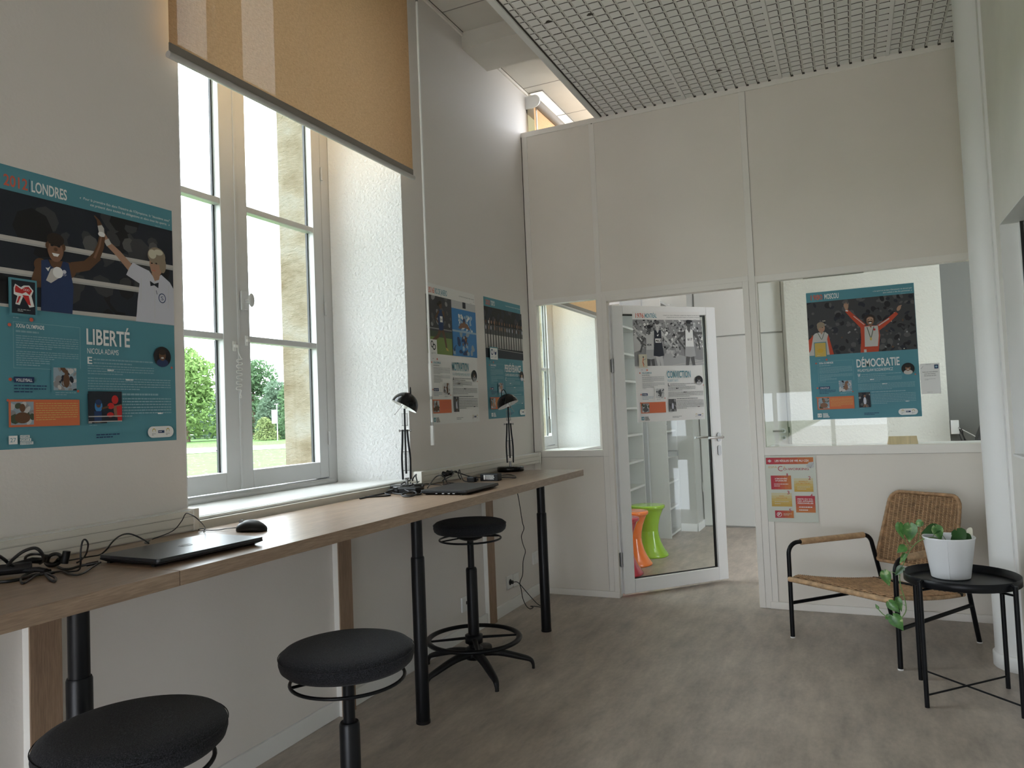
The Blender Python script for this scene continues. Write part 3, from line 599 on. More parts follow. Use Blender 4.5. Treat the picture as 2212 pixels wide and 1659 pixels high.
# ------------------------------------------------------------------ desk lamps
def desk_lamp(base, tilt, label, loop_in_plane=True):
    t = thing('desk_lamp', (0, 0, 0), label, 'desk lamp', None)
    MB().lathe([(0, 0), (.082, 0), (.086, .004), (.086, .024), (.082, .031), (.05, .0335), (0, .034)], (0, 0, 0), 'black_gloss', 40).build('base', t)
    q = MB(); q.cyl((0, 0, .026), (0, 0, .062), .008, 'steel', 12); q.cyl((0, -.018, .06), (0, .018, .06), .004, 'steel', 8); q.build('base_joint', t)
    nx_, ny_ = .908, .419; tx, ty = .419, -.908
    for sgn in (-1, 1):
        P = [(nx_ * .019 * sgn, ny_ * .019 * sgn, .055), (nx_ * .021 * sgn, ny_ * .021 * sgn, .16), (nx_ * .015 * sgn + .006 * tx, ny_ * .015 * sgn + .006 * ty, .24), (nx_ * .0115 * sgn + .01 * tx, ny_ * .0115 * sgn + .01 * ty, .305)]
        MB().tube(smooth_path(P, 4), .0052, 'black_metal', 8).build('arm_bar', t)
    MB().tube([(.012 * tx, .012 * ty, .085), (.004 * tx, .004 * ty, .31)], .0050, 'black_metal', 8).build('arm_bar', t)
    for (z0, z1, off) in ((.10, .195, .008), (.325, .385, .012)):
        for sgn in (-1, 1):
            q = MB(); P = []
            for i in range(121): u = i / 120; a = u * 30 * PI; P.append((nx_ * off * sgn + .0032 * math.cos(a), ny_ * off * sgn + .0032 * math.sin(a), z0 + (z1 - z0) * u))
            q.tube(P, .0007, 'chrome', 4); q.build('spring', t)
        q = MB(); q.cyl((-nx_ * .016, -ny_ * .016, z1), (nx_ * .016, ny_ * .016, z1), .0018, 'steel', 6); q.cyl((-nx_ * .016, -ny_ * .016, z0), (nx_ * .016, ny_ * .016, z0), .0018, 'steel', 6); q.tube([(nx_ * .012, ny_ * .012, z0), (nx_ * .012, ny_ * .012, z1)], .0008, 'steel', 5); q.build('spring_frame', t)
    q = MB(); q.cyl((-nx_ * .026, -ny_ * .026, .30), (nx_ * .026, ny_ * .026, .30), .0035, 'steel', 8)
    for sgn in (-1, 1): q.cyl((nx_ * .026 * sgn, ny_ * .026 * sgn, .30), (nx_ * .031 * sgn, ny_ * .031 * sgn, .30), .0065, 'steel', 10)
    q.build('elbow', t)
    MB().tube([(0, 0, .30), (.002 * tx, .002 * ty, .345), (-.004 * tx, -.004 * ty, .43)], .005, 'black_metal', 8).build('upper_arm', t)
    # hemispherical shade, tilted
    ax = Vector((nx_, ny_, 0)).normalized() * (1 if tilt > 0 else -1); fw = Vector((tx, ty, 0)); rot = Matrix.Rotation(R(abs(tilt)), 3, Vector((-ax.y, ax.x, 0))) @ Matrix.Rotation(R(-9), 3, Vector((-fw.y, fw.x, 0))); cen = Vector((-.005 * tx, -.005 * ty, .425))
    prof = [(.069 * math.cos(a), .069 * math.sin(a)) for a in [k * PI / 2 / 12 for k in range(13)]]; prof[-1] = (.0005, .069)
    MB().lathe([(.069, -.004)] + prof, cen, 'black_gloss', 40, rot).build('lamp_shade', t)
    MB().lathe([(.0685, -.004)] + [(r * .97, z * .97 - .0005) for r, z in prof], cen, 'shade_inside', 40, rot).lathe([(.0680, -.0041), (.0695, -.0041)], cen, 'shade_inside', 40, rot).build('shade_lining', t)
    q = MB(); q.cyl(cen + rot @ Vector((0, 0, .05)), cen + rot @ Vector((0, 0, .015)), .014, 'plastic_white', 14); q.ellipsoid(cen + rot @ Vector((0, 0, .005)), .017, .017, .022, 'shade_inside'); q.build('bulb', t)
    top = cen + rot @ Vector((0, 0, .066)); n3 = Vector((nx_, ny_, 0)); lp = (ax if loop_in_plane else fw * .6) * -1; P = [top + lp * -.014 + Vector((0, 0, -.010)), top - lp * .014 + Vector((0, 0, .016)), top - lp * .008 + Vector((0, 0, .032)), top + lp * .004 + Vector((0, 0, .033)), top + lp * .014 + Vector((0, 0, .014)), top + lp * .020 + Vector((0, 0, -.012))]
    MB().tube(smooth_path(P, 5), .0028, 'black_metal', 8).build('carry_loop', t)
    ra = cen + rot @ Vector((0, 0, .03)) + fw * .03; rb = cen + rot @ Vector((-.018 * ax.x, -.018 * ax.y, -.058)) + fw * .03; MB().tube([ra, rb], .0016, 'steel', 6).ellipsoid(rb, .003, .003, .003, 'steel', 8, 6).build('switch_rod', t)
    t.location = base; return t
def unit(x, y): d = math.hypot(x, y); return (x / d, y / d)
desk_lamp((.150, 4.296, ZD), -22, 'black articulated desk lamp at the far desk end before the teal Tokyo poster')
desk_lamp((.098, 3.175, ZD), 29, 'black articulated desk lamp beside the right edge of the big window', False)

# ------------------------------------------------------------------ cables on the desk
t = thing('cable_tangle', (.25, 1.2, ZD), 'tangle of black power cables with adapter at the near end of the desk', 'cables')
A_ = [[(.378, 1.044, 1.035), (.217, 1.158, .995), (.205, 1.183, .975), (.208, 1.206, .96), (.221, 1.234, .955), (.266, 1.243, .951)],
 [(.17, 1.193, .965), (.256, 1.156, .995), (.285, 1.165, 1.015), (.298, 1.185, 1.02), (.3, 1.2, 1.005), (.225, 1.253, .975), (.178, 1.274, .96)],
 [(.169, 1.247, .965), (.174, 1.238, .98), (.227, 1.215, .995), (.207, 1.25, .99), (.169, 1.298, .975), (.115, 1.352, .965)],
 [(.278, 1.235, .949), (.291, 1.249, .949), (.327, 1.257, .949), (.337, 1.271, .951), (.381, 1.245, .975), (.388, 1.241, 1.005), (.394, 1.242, 1.03), (.408, 1.24, 1.035), (.399, 1.253, 1.02), (.304, 1.313, .98), (.234, 1.347, .955), (.22, 1.346, .949)],
 [(.16, 1.36, .949), (.166, 1.42, .949), (.204, 1.425, .955), (.261, 1.404, .975), (.265, 1.422, .995), (.249, 1.458, 1.005), (.247, 1.487, 1.005), (.277, 1.495, .995), (.33, 1.484, .982), (.27, 1.52, .975), (.24, 1.56, .973)],
 [(.218, 1.295, .949), (.271, 1.275, .949), (.287, 1.284, .949), (.288, 1.307, .951), (.313, 1.32, .955), (.326, 1.334, .955)],
 [(.283, 1.236, .949), (.3, 1.251, .949), (.354, 1.234, .949), (.386, 1.232, .949), (.375, 1.259, .949), (.342, 1.303, .951), (.319, 1.344, .955)],
 [(.235, 1.06, .949), (.258, 1.115, .949), (.277, 1.133, .949), (.281, 1.162, .949), (.275, 1.195, .951), (.292, 1.209, .951), (.288, 1.238, .949)],
 [(.251, 1.21, .955), (.251, 1.189, .951), (.284, 1.158, .949), (.336, 1.13, .948), (.318, 1.153, .948), (.291, 1.189, .951), (.292, 1.209, .953), (.322, 1.206, .951), (.369, 1.189, .949), (.4, 1.165, .948), (.364, 1.178, .949), (.297, 1.21, .951)],
 [(.183, 1.289, .975), (.15, 1.306, .957), (.177, 1.297, .951), (.197, 1.302, .951), (.196, 1.317, .957), (.211, 1.307, .975), (.198, 1.302, .98), (.19, 1.291, .975), (.159, 1.307, .955), (.179, 1.309, .951), (.199, 1.311, .965)]]
for k_, P in enumerate(A_): cord(P, (.0042, .0042, .0036, .0022, .0022, .0034, .0026, .0040, .0030, .0048)[k_]).build('cable', t)
q = MB(); q.tube([(.12, 1.13, .962), (.185, 1.18, .962), (.22, 1.225, .962)], .016, 'black_plastic', 8, flat=.9); q.build('power_adapter', t, bevel=.002)
MB().tube([(.215, 1.315, .953), (.219, 1.320, .985)], .0095, 'black_plastic', 12).build('ferrite_bead', t)
MB().tube([(.300, 1.318, .953), (.319, 1.338, .956)], .005, 'black_plastic', 10).build('barrel_plug', t)
MB().tube([(.17, 1.20, .965), (.20, 1.24, .975), (.19, 1.27, .968)], .008, 'black_plastic', 8).build('cable_strap', t)
MB().tube([(.20, 1.20, .957), (.25, 1.225, .957), (.27, 1.23, .953)], .007, 'black_plastic', 8).build('cable_strap', t)

t = thing('adapter_cables', (.2, 3.5, ZD), 'black power cables plugged into the trunking behind the right laptop', 'cables')
A_ = [[(.254, 3.115, .965), (.19, 3.269, .985), (.169, 3.349, 1.0), (.197, 3.347, 1.005), (.193, 3.386, .99), (.201, 3.391, .97), (.187, 3.426, .955)],
 [(.128, 3.477, .965), (.128, 3.531, .975), (.133, 3.571, .985), (.108, 3.635, .995), (.093, 3.68, 1.0), (.101, 3.693, .99), (.147, 3.624, .975), (.154, 3.631, .957)],
 [(.066, 3.699, .995), (.104, 3.71, .985), (.117, 3.773, .965), (.156, 3.784, .955), (.26, 3.721, .957)],
 [(.077, 3.744, .975), (.108, 3.703, 1.005), (.163, 3.623, .975), (.19, 3.6, .953), (.228, 3.589, .949), (.234, 3.621, .951)],
 [(.29, 3.80, .96), (.299, 3.937, .955), (.338, 3.931, .95), (.394, 3.842, .949), (.4, 3.804, .949), (.358, 3.81, .951), (.335, 3.74, .957)],
 [(.017 + .05, 3.34, .975), (.084, 3.277, .965), (.07, 3.408, .955), (.101, 3.415, .951), (.173, 3.384, .951)],
 [(.18, 3.40, .949), (.15, 3.45, .955), (.12, 3.50, .965), (.10, 3.56, .98), (.08, 3.60, .99)],
 [(.16, 3.42, .95), (.20, 3.45, .952), (.16, 3.48, .955), (.19, 3.50, .949), (.26, 3.50, .949)]]
for k_, P in enumerate(A_): cord(P, .0032 if k_ in (0, 2, 4) else .0026).build('cable', t)
for y, z in ((3.605, .988), (3.652, .990)):
    q = MB().cyl((.056, y, z), (.060, y, z), .017, 'black_plastic', 20); q.tube([(.060, y, z), (.078, y, z), (.098, y, z)], [.0165, .013, .006], 'black_plastic', 14); q.build('plug', t)
t2 = thing('wall_socket', (.056, 3.70, .965), 'round grey socket outlet in the trunking beside the two black plugs', 'socket')
MB().box(.0545, .058, 3.57, 3.73, .968, 1.010, 'trunking').build('socket_plate', t2, bevel=.001); MB().cyl((.058, 3.697, .989), (.061, 3.697, .989), .016, 'lcd_grey', 20).build('socket', t2)
t = thing('power_adapter', (.30, 3.70, ZD), 'black laptop power adapter with a white printed label behind the right laptop', 'power adapter')
ad = MB(); M = Matrix.Rotation(R(2), 3, 'Z'); ad.box(.262, .372, 3.655, 3.705, ZD, ZD + .040, 'black_plastic').build('body', t, bevel=.004)
q = MB(); q.box(.285, .293, 3.6542, 3.655, ZD + .008, ZD + .033, 'plastic_white')
for r_ in range(6):
    x = .296
    while x < .345:
        w_ = random.uniform(.003, .008); q.box(x, x + w_, 3.6542, 3.655, ZD + .009 + r_ * .0042, ZD + .0112 + r_ * .0042, 'plastic_white'); x += w_ + .0018
q.build('printed_label', t, label='white printed label')
t = thing('power_brick', (.26, 3.62, ZD), 'small black mains brick lying beside the labelled power adapter', 'power adapter')
MB().box(.215, .262, 3.585, 3.625, ZD, ZD + .030, 'black_plastic').build('body', t, bevel=.006); MB().box(.262, .275, 3.60, 3.612, ZD + .008, ZD + .02, 'black_plastic').build('connector', t)
t = thing('power_strip', (.16, 3.08, ZD), 'black power strip with coiled cables at the foot of the near desk lamp', 'power strip')
MB().box(.14, .245, 3.025, 3.083, ZD, ZD + .030, 'black_plastic').build('body', t, bevel=.006)
q = MB(); q.cyl((.2, 3.0248, ZD + .014), (.2, 3.0242, ZD + .014), .004, 'lcd_grey', 10); q.build('indicator', t)
for P in ([(.051 + .02, 3.27, .985), (.075, 3.266, .995), (.078, 3.295, 1.015), (.097, 3.262, 1.005), (.118, 3.242, .975), (.21, 3.107, .958), (.248, 3.036, .95)],
          [(.27, 3.03, .951), (.295, 2.975, .950), (.25, 2.94, .950), (.215, 2.965, .956), (.255, 2.99, .962), (.29, 2.955, .954), (.30, 2.90, .950), (.26, 2.895, .950), (.235, 2.92, .956), (.262, 2.96, .962), (.24, 3.0, .956)],
          [(.24, 2.99, .956), (.20, 2.97, .952), (.14, 3.0, .95), (.09, 3.04, .949), (.075, 2.98, .949), (.085, 2.80, .949)],
          [(.09, 3.22, .98), (.11, 3.18, .97), (.13, 3.14, .965), (.20, 3.085, .978)], [(.07, 3.25, .99), (.10, 3.12, .982), (.19, 3.02, .965), (.24, 3.0, .955)], [(.15, 3.06, .977), (.10, 2.98, .955), (.16, 2.93, .949), (.07, 2.86, .949)]):
    cord(P, .0036).build('cable', t)
MB().box(.085, .145, 3.02, 3.06, ZD, ZD + .022, 'black_plastic').build('plug_block', t, bevel=.004)

# sockets and cord under the desk
for (y, z, lab, pl) in ((4.515, .192, 'white wall socket under the desk with a black plug in it', 1), (4.612, .188, 'white wall socket under the desk, empty, right of the plugged one', 0), (3.896, .200, 'white network socket low on the wall behind the far stool', 2), (4.96, .268, 'white wall socket low in the far corner behind the last desk leg', 0)):
    t = thing('wall_socket', (0, y, z - .043), lab, 'socket'); MB().box(0, .011, y - .044, y + .044, z - .043, z + .043, 'plastic_white').build('plate', t, bevel=.003)
    if pl == 2: MB().box(.011, .0125, y + .002, y + .018, z - .004, z + .014, 'black_matte').build('port', t)
    else: MB().cyl((.011, y, z), (.0125, y, z), .02, 'white_trim' if not pl else 'black_matte', 20).build('socket', t)
t = thing('extension_lead', (.1, 4.55, 0), 'thin black lead hanging from the desk to the plugged wall socket', 'cord')
cord([(.13, 4.418, .905), (.12, 4.43, .85), (.12, 4.451, .793), (.12, 4.475, .722), (.1, 4.552, .592), (.1, 4.575, .539), (.1, 4.53, .495), (.1, 4.552, .435), (.09, 4.605, .381), (.07, 4.607, .317), (.06, 4.612, .226), (.05, 4.583, .175), (.06, 4.579, .132), (.08, 4.553, .083), (.1, 4.557, .034), (.12, 4.572, .01), (.13, 4.606, .012), (.13, 4.563, .03), (.15, 4.603, .02), (.17, 4.64, .006)], .0028).build('cable', t)
cord([(.03, 4.515, .192), (.045, 4.54, .190), (.05, 4.574, .171), (.09, 4.589, .119), (.13, 4.603, .068), (.16, 4.62, .03), (.18, 4.66, .006)], .0028).build('cable', t)
MB().cyl((.0126, 4.515, .192), (.032, 4.515, .192), .012, 'black_plastic', 14).build('plug', t)

# ------------------------------------------------------------------ rattan armchair
CA = Vector((1.773, 4.446, 0)); CX = Vector((.8013, -.5983, 0)); CY = Vector((.5983, .8013, 0))
def ch(s, t, z): return CA + CX * s + CY * t + Vector((0, 0, z))
def sL(t): return .19 * t
def sR(t): return .643 - .027 * t
t = thing('armchair', ch(.32, .35, 0), 'rattan armchair with black tubular frame and wrapped armrests by the partition', 'armchair')
for f_ in (sL, sR):
    P = [ch(f_(0), 0, .003), ch(f_(0), .004, .522), ch(f_(.56), .56, .522), ch(f_(.69), .69, .003)]
    MB().tube(arc_path(P, .062, 7), .012, 'black_metal', 14).build('side_frame', t)
    q = MB(); N_ = 60; P = [ch(f_(.085 + .43 * i / N_), .085 + .43 * i / N_, .522) for i in range(N_ + 1)]
    q.tube(P, [.0168 + .0012 * abs(math.sin(i * PI / 2.2)) for i in range(N_ + 1)], 'reed_light', 12); q.build('armrest_wrap', t)
    MB().tube([ch(f_(0), 0, .190), ch(f_(.635), .635, .205)], .010, 'black_metal', 12).build('side_rail', t)
    for (tt) in (0, .69): MB().cyl(ch(f_(tt), tt, 0), ch(f_(tt), tt, .006), .0135, 'plastic_white', 12).build('foot_glide', t)
def seat_z(s, tt):
    z = .352 - .20 * tt + .13 * tt * tt
    if tt < .05: z -= (.05 - tt) ** 2 * 9
    u = (s - (sL(tt) + sR(tt)) / 2) / .3
    return z - .016 * (1 - u * u) * min(1, tt / .15)
def weave(fn, rows, cols, r, mt, rimfn=None):
    q = MB()
    for i, v in enumerate(rows):
        P = []; a, b_ = rimfn(v); n = max(6, int((b_ - a) / cols) * 2)
        for k in range(n + 1):
            s = a + (b_ - a) * k / n; off = .0026 * math.sin((k / 2 + i) * PI + PI / 2) * (1 if k % 2 == 0 else 0)
            P.append(fn(s, v, off))
        q.tube(P, r, mt, 5, caps=False)
    return q
def sfn(s, tt, o): p = ch(s, tt, 0); p.z = seat_z(s, tt) + o; return p
ty_ = [i * .0068 - .004 for i in range(90)]
q = weave(sfn, ty_, .026, .0029, 'reed', lambda tt: (sL(max(tt, 0)) + .020, sR(max(tt, 0)) - .020)); q.build('seat', t)
q = MB()
for k in range(24):
    u = (k + .5) / 24; q.tube([sfn(sL(tt) + .02 + (sR(tt) - sL(tt) - .04) * u, tt, -.002) for tt in [j * .05 for j in range(13)]], .0035, 'reed_light', 5)
vs = []; fs = []
for j in range(13):
    for k in range(9):
        tt = j * .0502; s = sL(tt) + .02 + (sR(tt) - sL(tt) - .04) * k / 8; vs.append(sfn(s, tt, -.006))
for j in range(12):
    for k in range(8): a = j * 9 + k; fs.append((a, a + 1, a + 10, a + 9))
q.add(vs, fs, 'weave_gap_shade', True); q.build('seat_stakes', t)  # backing sheet: shade of the weave's gaps put into its colour
q = MB()
P = [ch(.008 + (.627) * i / 80, -.012, .326) for i in range(81)]; q.tube(P, [.0135 + .0013 * (i % 2) for i in range(81)], 'reed_light', 10)
for f_, sg in ((sL, 1), (sR, -1)):
    P = [sfn(f_(tt) + sg * .014, tt, -.010) for tt in [j * .01 for j in range(61)]]; q.tube(P, [.010 + .001 * (i % 2) for i in range(61)], 'reed_light', 8)
P = [sfn(sL(.6) + .014 + (sR(.6) - sL(.6) - .028) * i / 60, .603, -.004) for i in range(61)]; q.tube(P, [.010 + .001 * (i % 2) for i in range(61)], 'reed_light', 8)
q.build('seat_edge', t)
BZ0, BZ1 = .372, .762
def back_lim(z):
    u = (z - BZ0) / (BZ1 - BZ0); a = .115 + .035 * u; b_ = .580 - .022 * u
    for (ze, rr) in ((BZ0, .03), (BZ1, .055)):
        d_ = abs(z - ze)
        if d_ < rr: k = rr - math.sqrt(max(0, rr * rr - (rr - d_) ** 2)); a += k; b_ -= k
    return a, b_
def bfn(s, z, o):
    u = (s - .348) / .235; return ch(s, .590 + .31 * (z - BZ0) + .028 * (1 - u * u) + o, z)
q = weave(bfn, [BZ0 + .004 + i * .0066 for i in range(58)], .024, .0028, 'reed', back_lim); q.build('backrest', t)
q = MB(); vs = []; fs = []
for j in range(15):
    z = BZ0 + .003 + (BZ1 - BZ0 - .006) * j / 14; a, b_ = back_lim(z)
    for k in range(9): vs.append(bfn(a + (b_ - a) * k / 8, z, .005))
for j in range(14):
    for k in range(8): a = j * 9 + k; fs.append((a, a + 1, a + 10, a + 9))
q.add(vs, fs, 'weave_gap_shade', True)  # same dark backing, gap shade painted behind the back strands
for k in range(19):
    s = .13 + .024 * k; zz = [BZ0 + .006 + (BZ1 - BZ0 - .012) * j / 60 for j in range(61)]; zz = [z for z in zz if back_lim(z)[0] < s < back_lim(z)[1]]
    q.tube([bfn(s, z, .001) for z in zz[::4] + [zz[-1]]], .0034, 'reed_light', 5)
q.build('backrest_stakes', t)
zs_ = [BZ0 + (BZ1 - BZ0) * (1 - math.cos(PI * j / 40)) / 2 for j in range(41)]
P = [bfn(back_lim(z)[0], z, 0) for z in zs_] + [bfn(back_lim(z)[1], z, 0) for z in zs_[::-1]]
N_ = len(P); MB().tube(P, [.0095 + .001 * (i % 2) for i in range(N_)], 'reed', 8, closed=True).build('backrest_edge', t)
MB().cyl(ch(sL(.6), .56, .27), ch(sR(.6), .56, .27), .009, 'black_metal', 10).cyl(ch(0, .02, .32), ch(.64, .02, .32), .009, 'black_metal', 10).build('cross_rail', t)

# ------------------------------------------------------------------ tray table with potted plant
TX, TY = 2.536, 3.775
t = thing('tray_table', (TX, TY, 0), 'round black metal tray table in front of the rattan armchair', 'side table')
MB().lathe([(0, .503), (.19, .503), (.205, .5015), (.218, .503), (.2205, .532), (.2215, .5335), (.2235, .532), (.2235, .500), (.221, .498), (0, .498)], (TX, TY, 0), 'black_metal', 72).build('tray', t)
for (sx_, sy_) in ((-1, -1), (1, -1), (-1, 1), (1, 1)):
    x, y = TX + .171 * sx_, TY + .171 * sy_
    MB().tube([(x, y, 0), (x, y, .524)], .0095, 'black_metal', 14).tube([(x, y, .515), (x - .012 * sx_, y - .012 * sy_, .528)], .006, 'black_metal', 8).build('leg', t)
for sg in (1, -1):
    q = MB(); q.tube([(TX - .171, TY - .171 * sg, .050), (TX + .171, TY + .171 * sg, .050 + .004 * sg)], .0042, 'black_metal', 8); q.build('cross_brace', t)
    q = MB(); q.tube([(TX - .171, TY - .171 * sg, .488), (TX + .171, TY + .171 * sg, .488 + .002 * sg)], .008, 'black_metal', 8, flat=.6)
    q.build('cross_brace', t)
t = thing('plant_pot', (2.503, 3.83, .503), 'white metal plant pot on the round black tray table', 'plant pot')
MB().lathe([(0, .5045), (.074, .5045), (.0765, .506), (.0775, .510), (.1015, .675), (.1035, .678), (.1045, .681), (.1035, .684), (.1005, .683), (.099, .676), (.078, .53), (0, .53)], (2.503, 3.83, 0), 'pot_white', 56).build('pot', t)
MB().tube([(2.503 - .012, 3.83 - .0768, .508), (2.503 - .015, 3.83 - .1005, .676)], .0013, 'pot_white', 6).build('weld_seam', t)
MB().lathe([(0, .648), (.095, .645)], (2.503, 3.83, 0), 'soil', 32).build('soil', t)
t = thing('trailing_plant', (2.503, 3.83, .645), 'trailing variegated pothos growing in the white pot and hanging over the tray', 'plant')
def leaf_mesh(q, base, tip, w, nrm, mt, cup=.25):
    B_ = Vector(base); T_ = Vector(tip); L = T_ - B_; nrm = Vector(nrm).normalized(); sd = L.cross(nrm).normalized(); nn_ = sd.cross(L).normalized(); vs = []; fs = []
    us = [0, .06, .16, .3, .45, .6, .75, .88, 1.0]; hw = [.28, .74, .98, 1.0, .86, .64, .40, .18, 0.0]; back = [-.13, -.10, -.03, 0, 0, 0, 0, 0, 0]
    for u, h_, bk in zip(us, hw, back):
        for k in (-1, -.5, 0, .5, 1):
            uu = u + (bk if abs(k) > .4 else 0); vs.append(B_ + L * uu + sd * (w / 2 * h_ * k) + nn_ * (L.length * (cup * (abs(k) * h_ * .35) - .18 * u * u)))
    for i in range(8):
        for k in range(4): a = i * 5 + k; fs.append((a, a + 1, a + 6, a + 5))
    q.add(vs, fs, mt, True)
vine = [(2.500, 3.83, .648), (2.484, 3.81, .668), (2.434, 3.80, .680), (2.384, 3.80, .662), (2.345, 3.80, .618), (2.32, 3.80, .565), (2.300, 3.795, .513), (2.300, 3.79, .462), (2.312, 3.79, .411), (2.316, 3.79, .358), (2.301, 3.79, .326), (2.281, 3.80, .304), (2.255, 3.80, .312), (2.225, 3.80, .325), (2.203, 3.80, .350)]
MB().tube(smooth_path(vine, 5), .0022, 'pothos_stem', 7).build('stem', t)
Lv = [((2.352, 3.80, .735), (2.348, 3.79, .655), .062, (.1, -1, .1), 0), ((2.312, 3.80, .738), (2.318, 3.80, .665), .040, (-.5, -1, .1), 0), ((2.402, 3.83, .745), (2.372, 3.83, .722), .034, (0, -1, .5), 0),
      ((2.462, 3.80, .722), (2.392, 3.79, .704), .052, (0, -.8, .7), 1), ((2.452, 3.79, .730), (2.474, 3.78, .672), .050, (.3, -1, .2), 0), ((2.328, 3.80, .634), (2.292, 3.79, .612), .040, (0, -.8, .6), 0),
      ((2.326, 3.79, .604), (2.300, 3.785, .560), .022, (0, -1, .2), 0), ((2.312, 3.79, .545), (2.278, 3.785, .508), .034, (-.3, -1, .3), 1), ((2.238, 3.80, .520), (2.255, 3.79, .456), .046, (0, -1, .1), 0),
      ((2.250, 3.80, .384), (2.290, 3.785, .340), .044, (-.2, -1, .2), 0), ((2.284, 3.80, .402), (2.300, 3.79, .345), .030, (.2, -1, .1), 0), ((2.262, 3.80, .322), (2.300, 3.785, .262), .060, (-.1, -1, .15), 0),
      ((2.250, 3.80, .322), (2.228, 3.80, .305), .026, (0, -1, .4), 0), ((2.203, 3.80, .352), (2.193, 3.80, .372), .014, (0, -1, .2), 0),
      ((2.548, 3.81, .690), (2.505, 3.78, .668), .052, (-.1, -1, .35), 2), ((2.535, 3.81, .712), (2.562, 3.78, .662), .060, (0, -1, .4), 2), ((2.560, 3.82, .690), (2.590, 3.79, .662), .044, (.2, -1, .3), 2), ((2.578, 3.86, .705), (2.600, 3.85, .690), .045, (0, -1, .5), 3)]
for b_, tp_, w_, nr, mk in Lv:
    q = MB(); leaf_mesh(q, b_, tp_, w_, nr, ('pothos', 'pothos_dark', 'pothos_dark', 'pothos_cream')[mk]); q.build('leaf', t)
q = MB()
for a, b_ in (((2.402, 3.80, .672), (2.352, 3.80, .735)), ((2.36, 3.80, .640), (2.328, 3.80, .634)), ((2.44, 3.80, .680), (2.462, 3.80, .722)), ((2.500, 3.83, .65), (2.452, 3.79, .728)), ((2.302, 3.79, .505), (2.24, 3.80, .520)), ((2.31, 3.79, .42), (2.284, 3.80, .402)),
              ((2.314, 3.79, .375), (2.250, 3.80, .384)), ((2.29, 3.80, .31), (2.262, 3.80, .322)), ((2.52, 3.84, .648), (2.548, 3.81, .69)), ((2.53, 3.84, .648), (2.535, 3.81, .71)), ((2.545, 3.84, .648), (2.56, 3.82, .69)), ((2.38, 3.80, .66), (2.402, 3.83, .745)), ((2.345, 3.80, .618), (2.312, 3.80, .70))):
    A1, B1 = Vector(a), Vector(b_); m_ = (A1 + B1) / 2 + Vector((0, 0, .008)); q.tube(smooth_path([A1, m_, B1], 3), .0013, 'pothos_stem', 5)
q.build('leaf_stalk', t)

# ------------------------------------------------------------------ rear room: plastic stools, shelves
HP = [(0, 0), (.160, 0), (.168, .006), (.168, .016), (.160, .026), (.130, .070), (.105, .125), (.090, .185), (.0865, .222), (.0860, .224), (.0865, .226), (.090, .275), (.105, .34), (.128, .395), (.140, .418), (.150, .424), (.1525, .430), (.1525, .444), (.150, .449), (.12, .450), (0, .450)]
for (x, y, mt_, lab) in ((.422, 6.572, 'stool_green', 'lime green hourglass plastic stool seen through the glazed door'), (.378, 6.160, 'stool_orange', 'orange hourglass plastic stool between the green and the red one'), (.402, 5.780, 'stool_red', 'crimson hourglass plastic stool nearest the door hinge')):
    t = thing('plastic_stool', (x, y, 0), lab, 'stool', 'hourglass stools in the rear room')
    MB().lathe(HP[:10], (x, y, 0), mt_, 48).build('base', t); MB().lathe(HP[9:], (x, y, 0), mt_, 48).build('top', t)
def shelf_unit(x1, y0, y1, h, lab, zs):
    t = thing('shelf_unit', (x1 / 2 + .015, (y0 + y1) / 2, 0), lab, 'shelf'); mt_ = 'shelf_white'
    for y in (y0, y1 - .02): MB().box(.015, x1, y, y + .02, 0, h, mt_).build('side_panel', t, bevel=.001)
    for z in zs: MB().box(.02, x1 - .003, y0 + .02, y1 - .02, z, z + .02, mt_).build('shelf', t)
    MB().box(.015, .02, y0, y1, 0, h, mt_).build('back_panel', t); return t
shelf_unit(.418, 7.46, 7.935, 2.42, 'tall white shelf unit against the rear end, side panel facing the door', [.02, .28, .54, .80, 1.06, 1.32, 1.58, 1.84, 2.10, 2.38])
shelf_unit(.205, 6.72, 7.36, 2.30, 'shallow white shelf unit left of the tall one, behind the green stool', [.02, .28, .54, .79, 1.05, 1.31, 1.57, 1.83, 2.09, 2.27])
st(MB().box(.02, .24, 7.375, 7.43, 0, 2.42, 'grey_bar'), 'trim_rear_post')
t = thing('magazine_file', (.40, 7.56, .82), 'grey magazine file sticking out of the tall white shelf', 'magazine file')
MB().box(.28, .50, 7.52, 7.524, .821, .875, 'grey_bar').box(.28, .50, 7.596, 7.60, .821, .875, 'grey_bar').box(.28, .50, 7.52, 7.60, .871, .875, 'grey_bar').box(.28, .284, 7.52, 7.60, .821, .875, 'grey_bar').box(.28, .50, 7.52, 7.60, .820, .822, 'grey_bar').build('sleeve', t); MB().box(.29, .48, 7.528, 7.592, .823, .835, 'black_matte').build('contents', t)
t = thing('picture_frame', (.40, 7.60, 1.08), 'small dark stand with paper on the upper shelf of the tall unit', 'stand')
MB().box(.33, .40, 7.58, 7.585, 1.14, 1.145, 'black_matte').box(.362, .368, 7.578, 7.584, 1.08, 1.145, 'black_matte').box(.34, .39, 7.57, 7.60, 1.080, 1.084, 'black_matte').build('stand', t)
st(MB().box(.205, .3, 6.62, 6.66, 1.6, 2.3, 'shelf_white') if False else MB().box(0, .004, 6.66, 6.70, 0, 2.4, 'white_trim'), 'trim_rear')
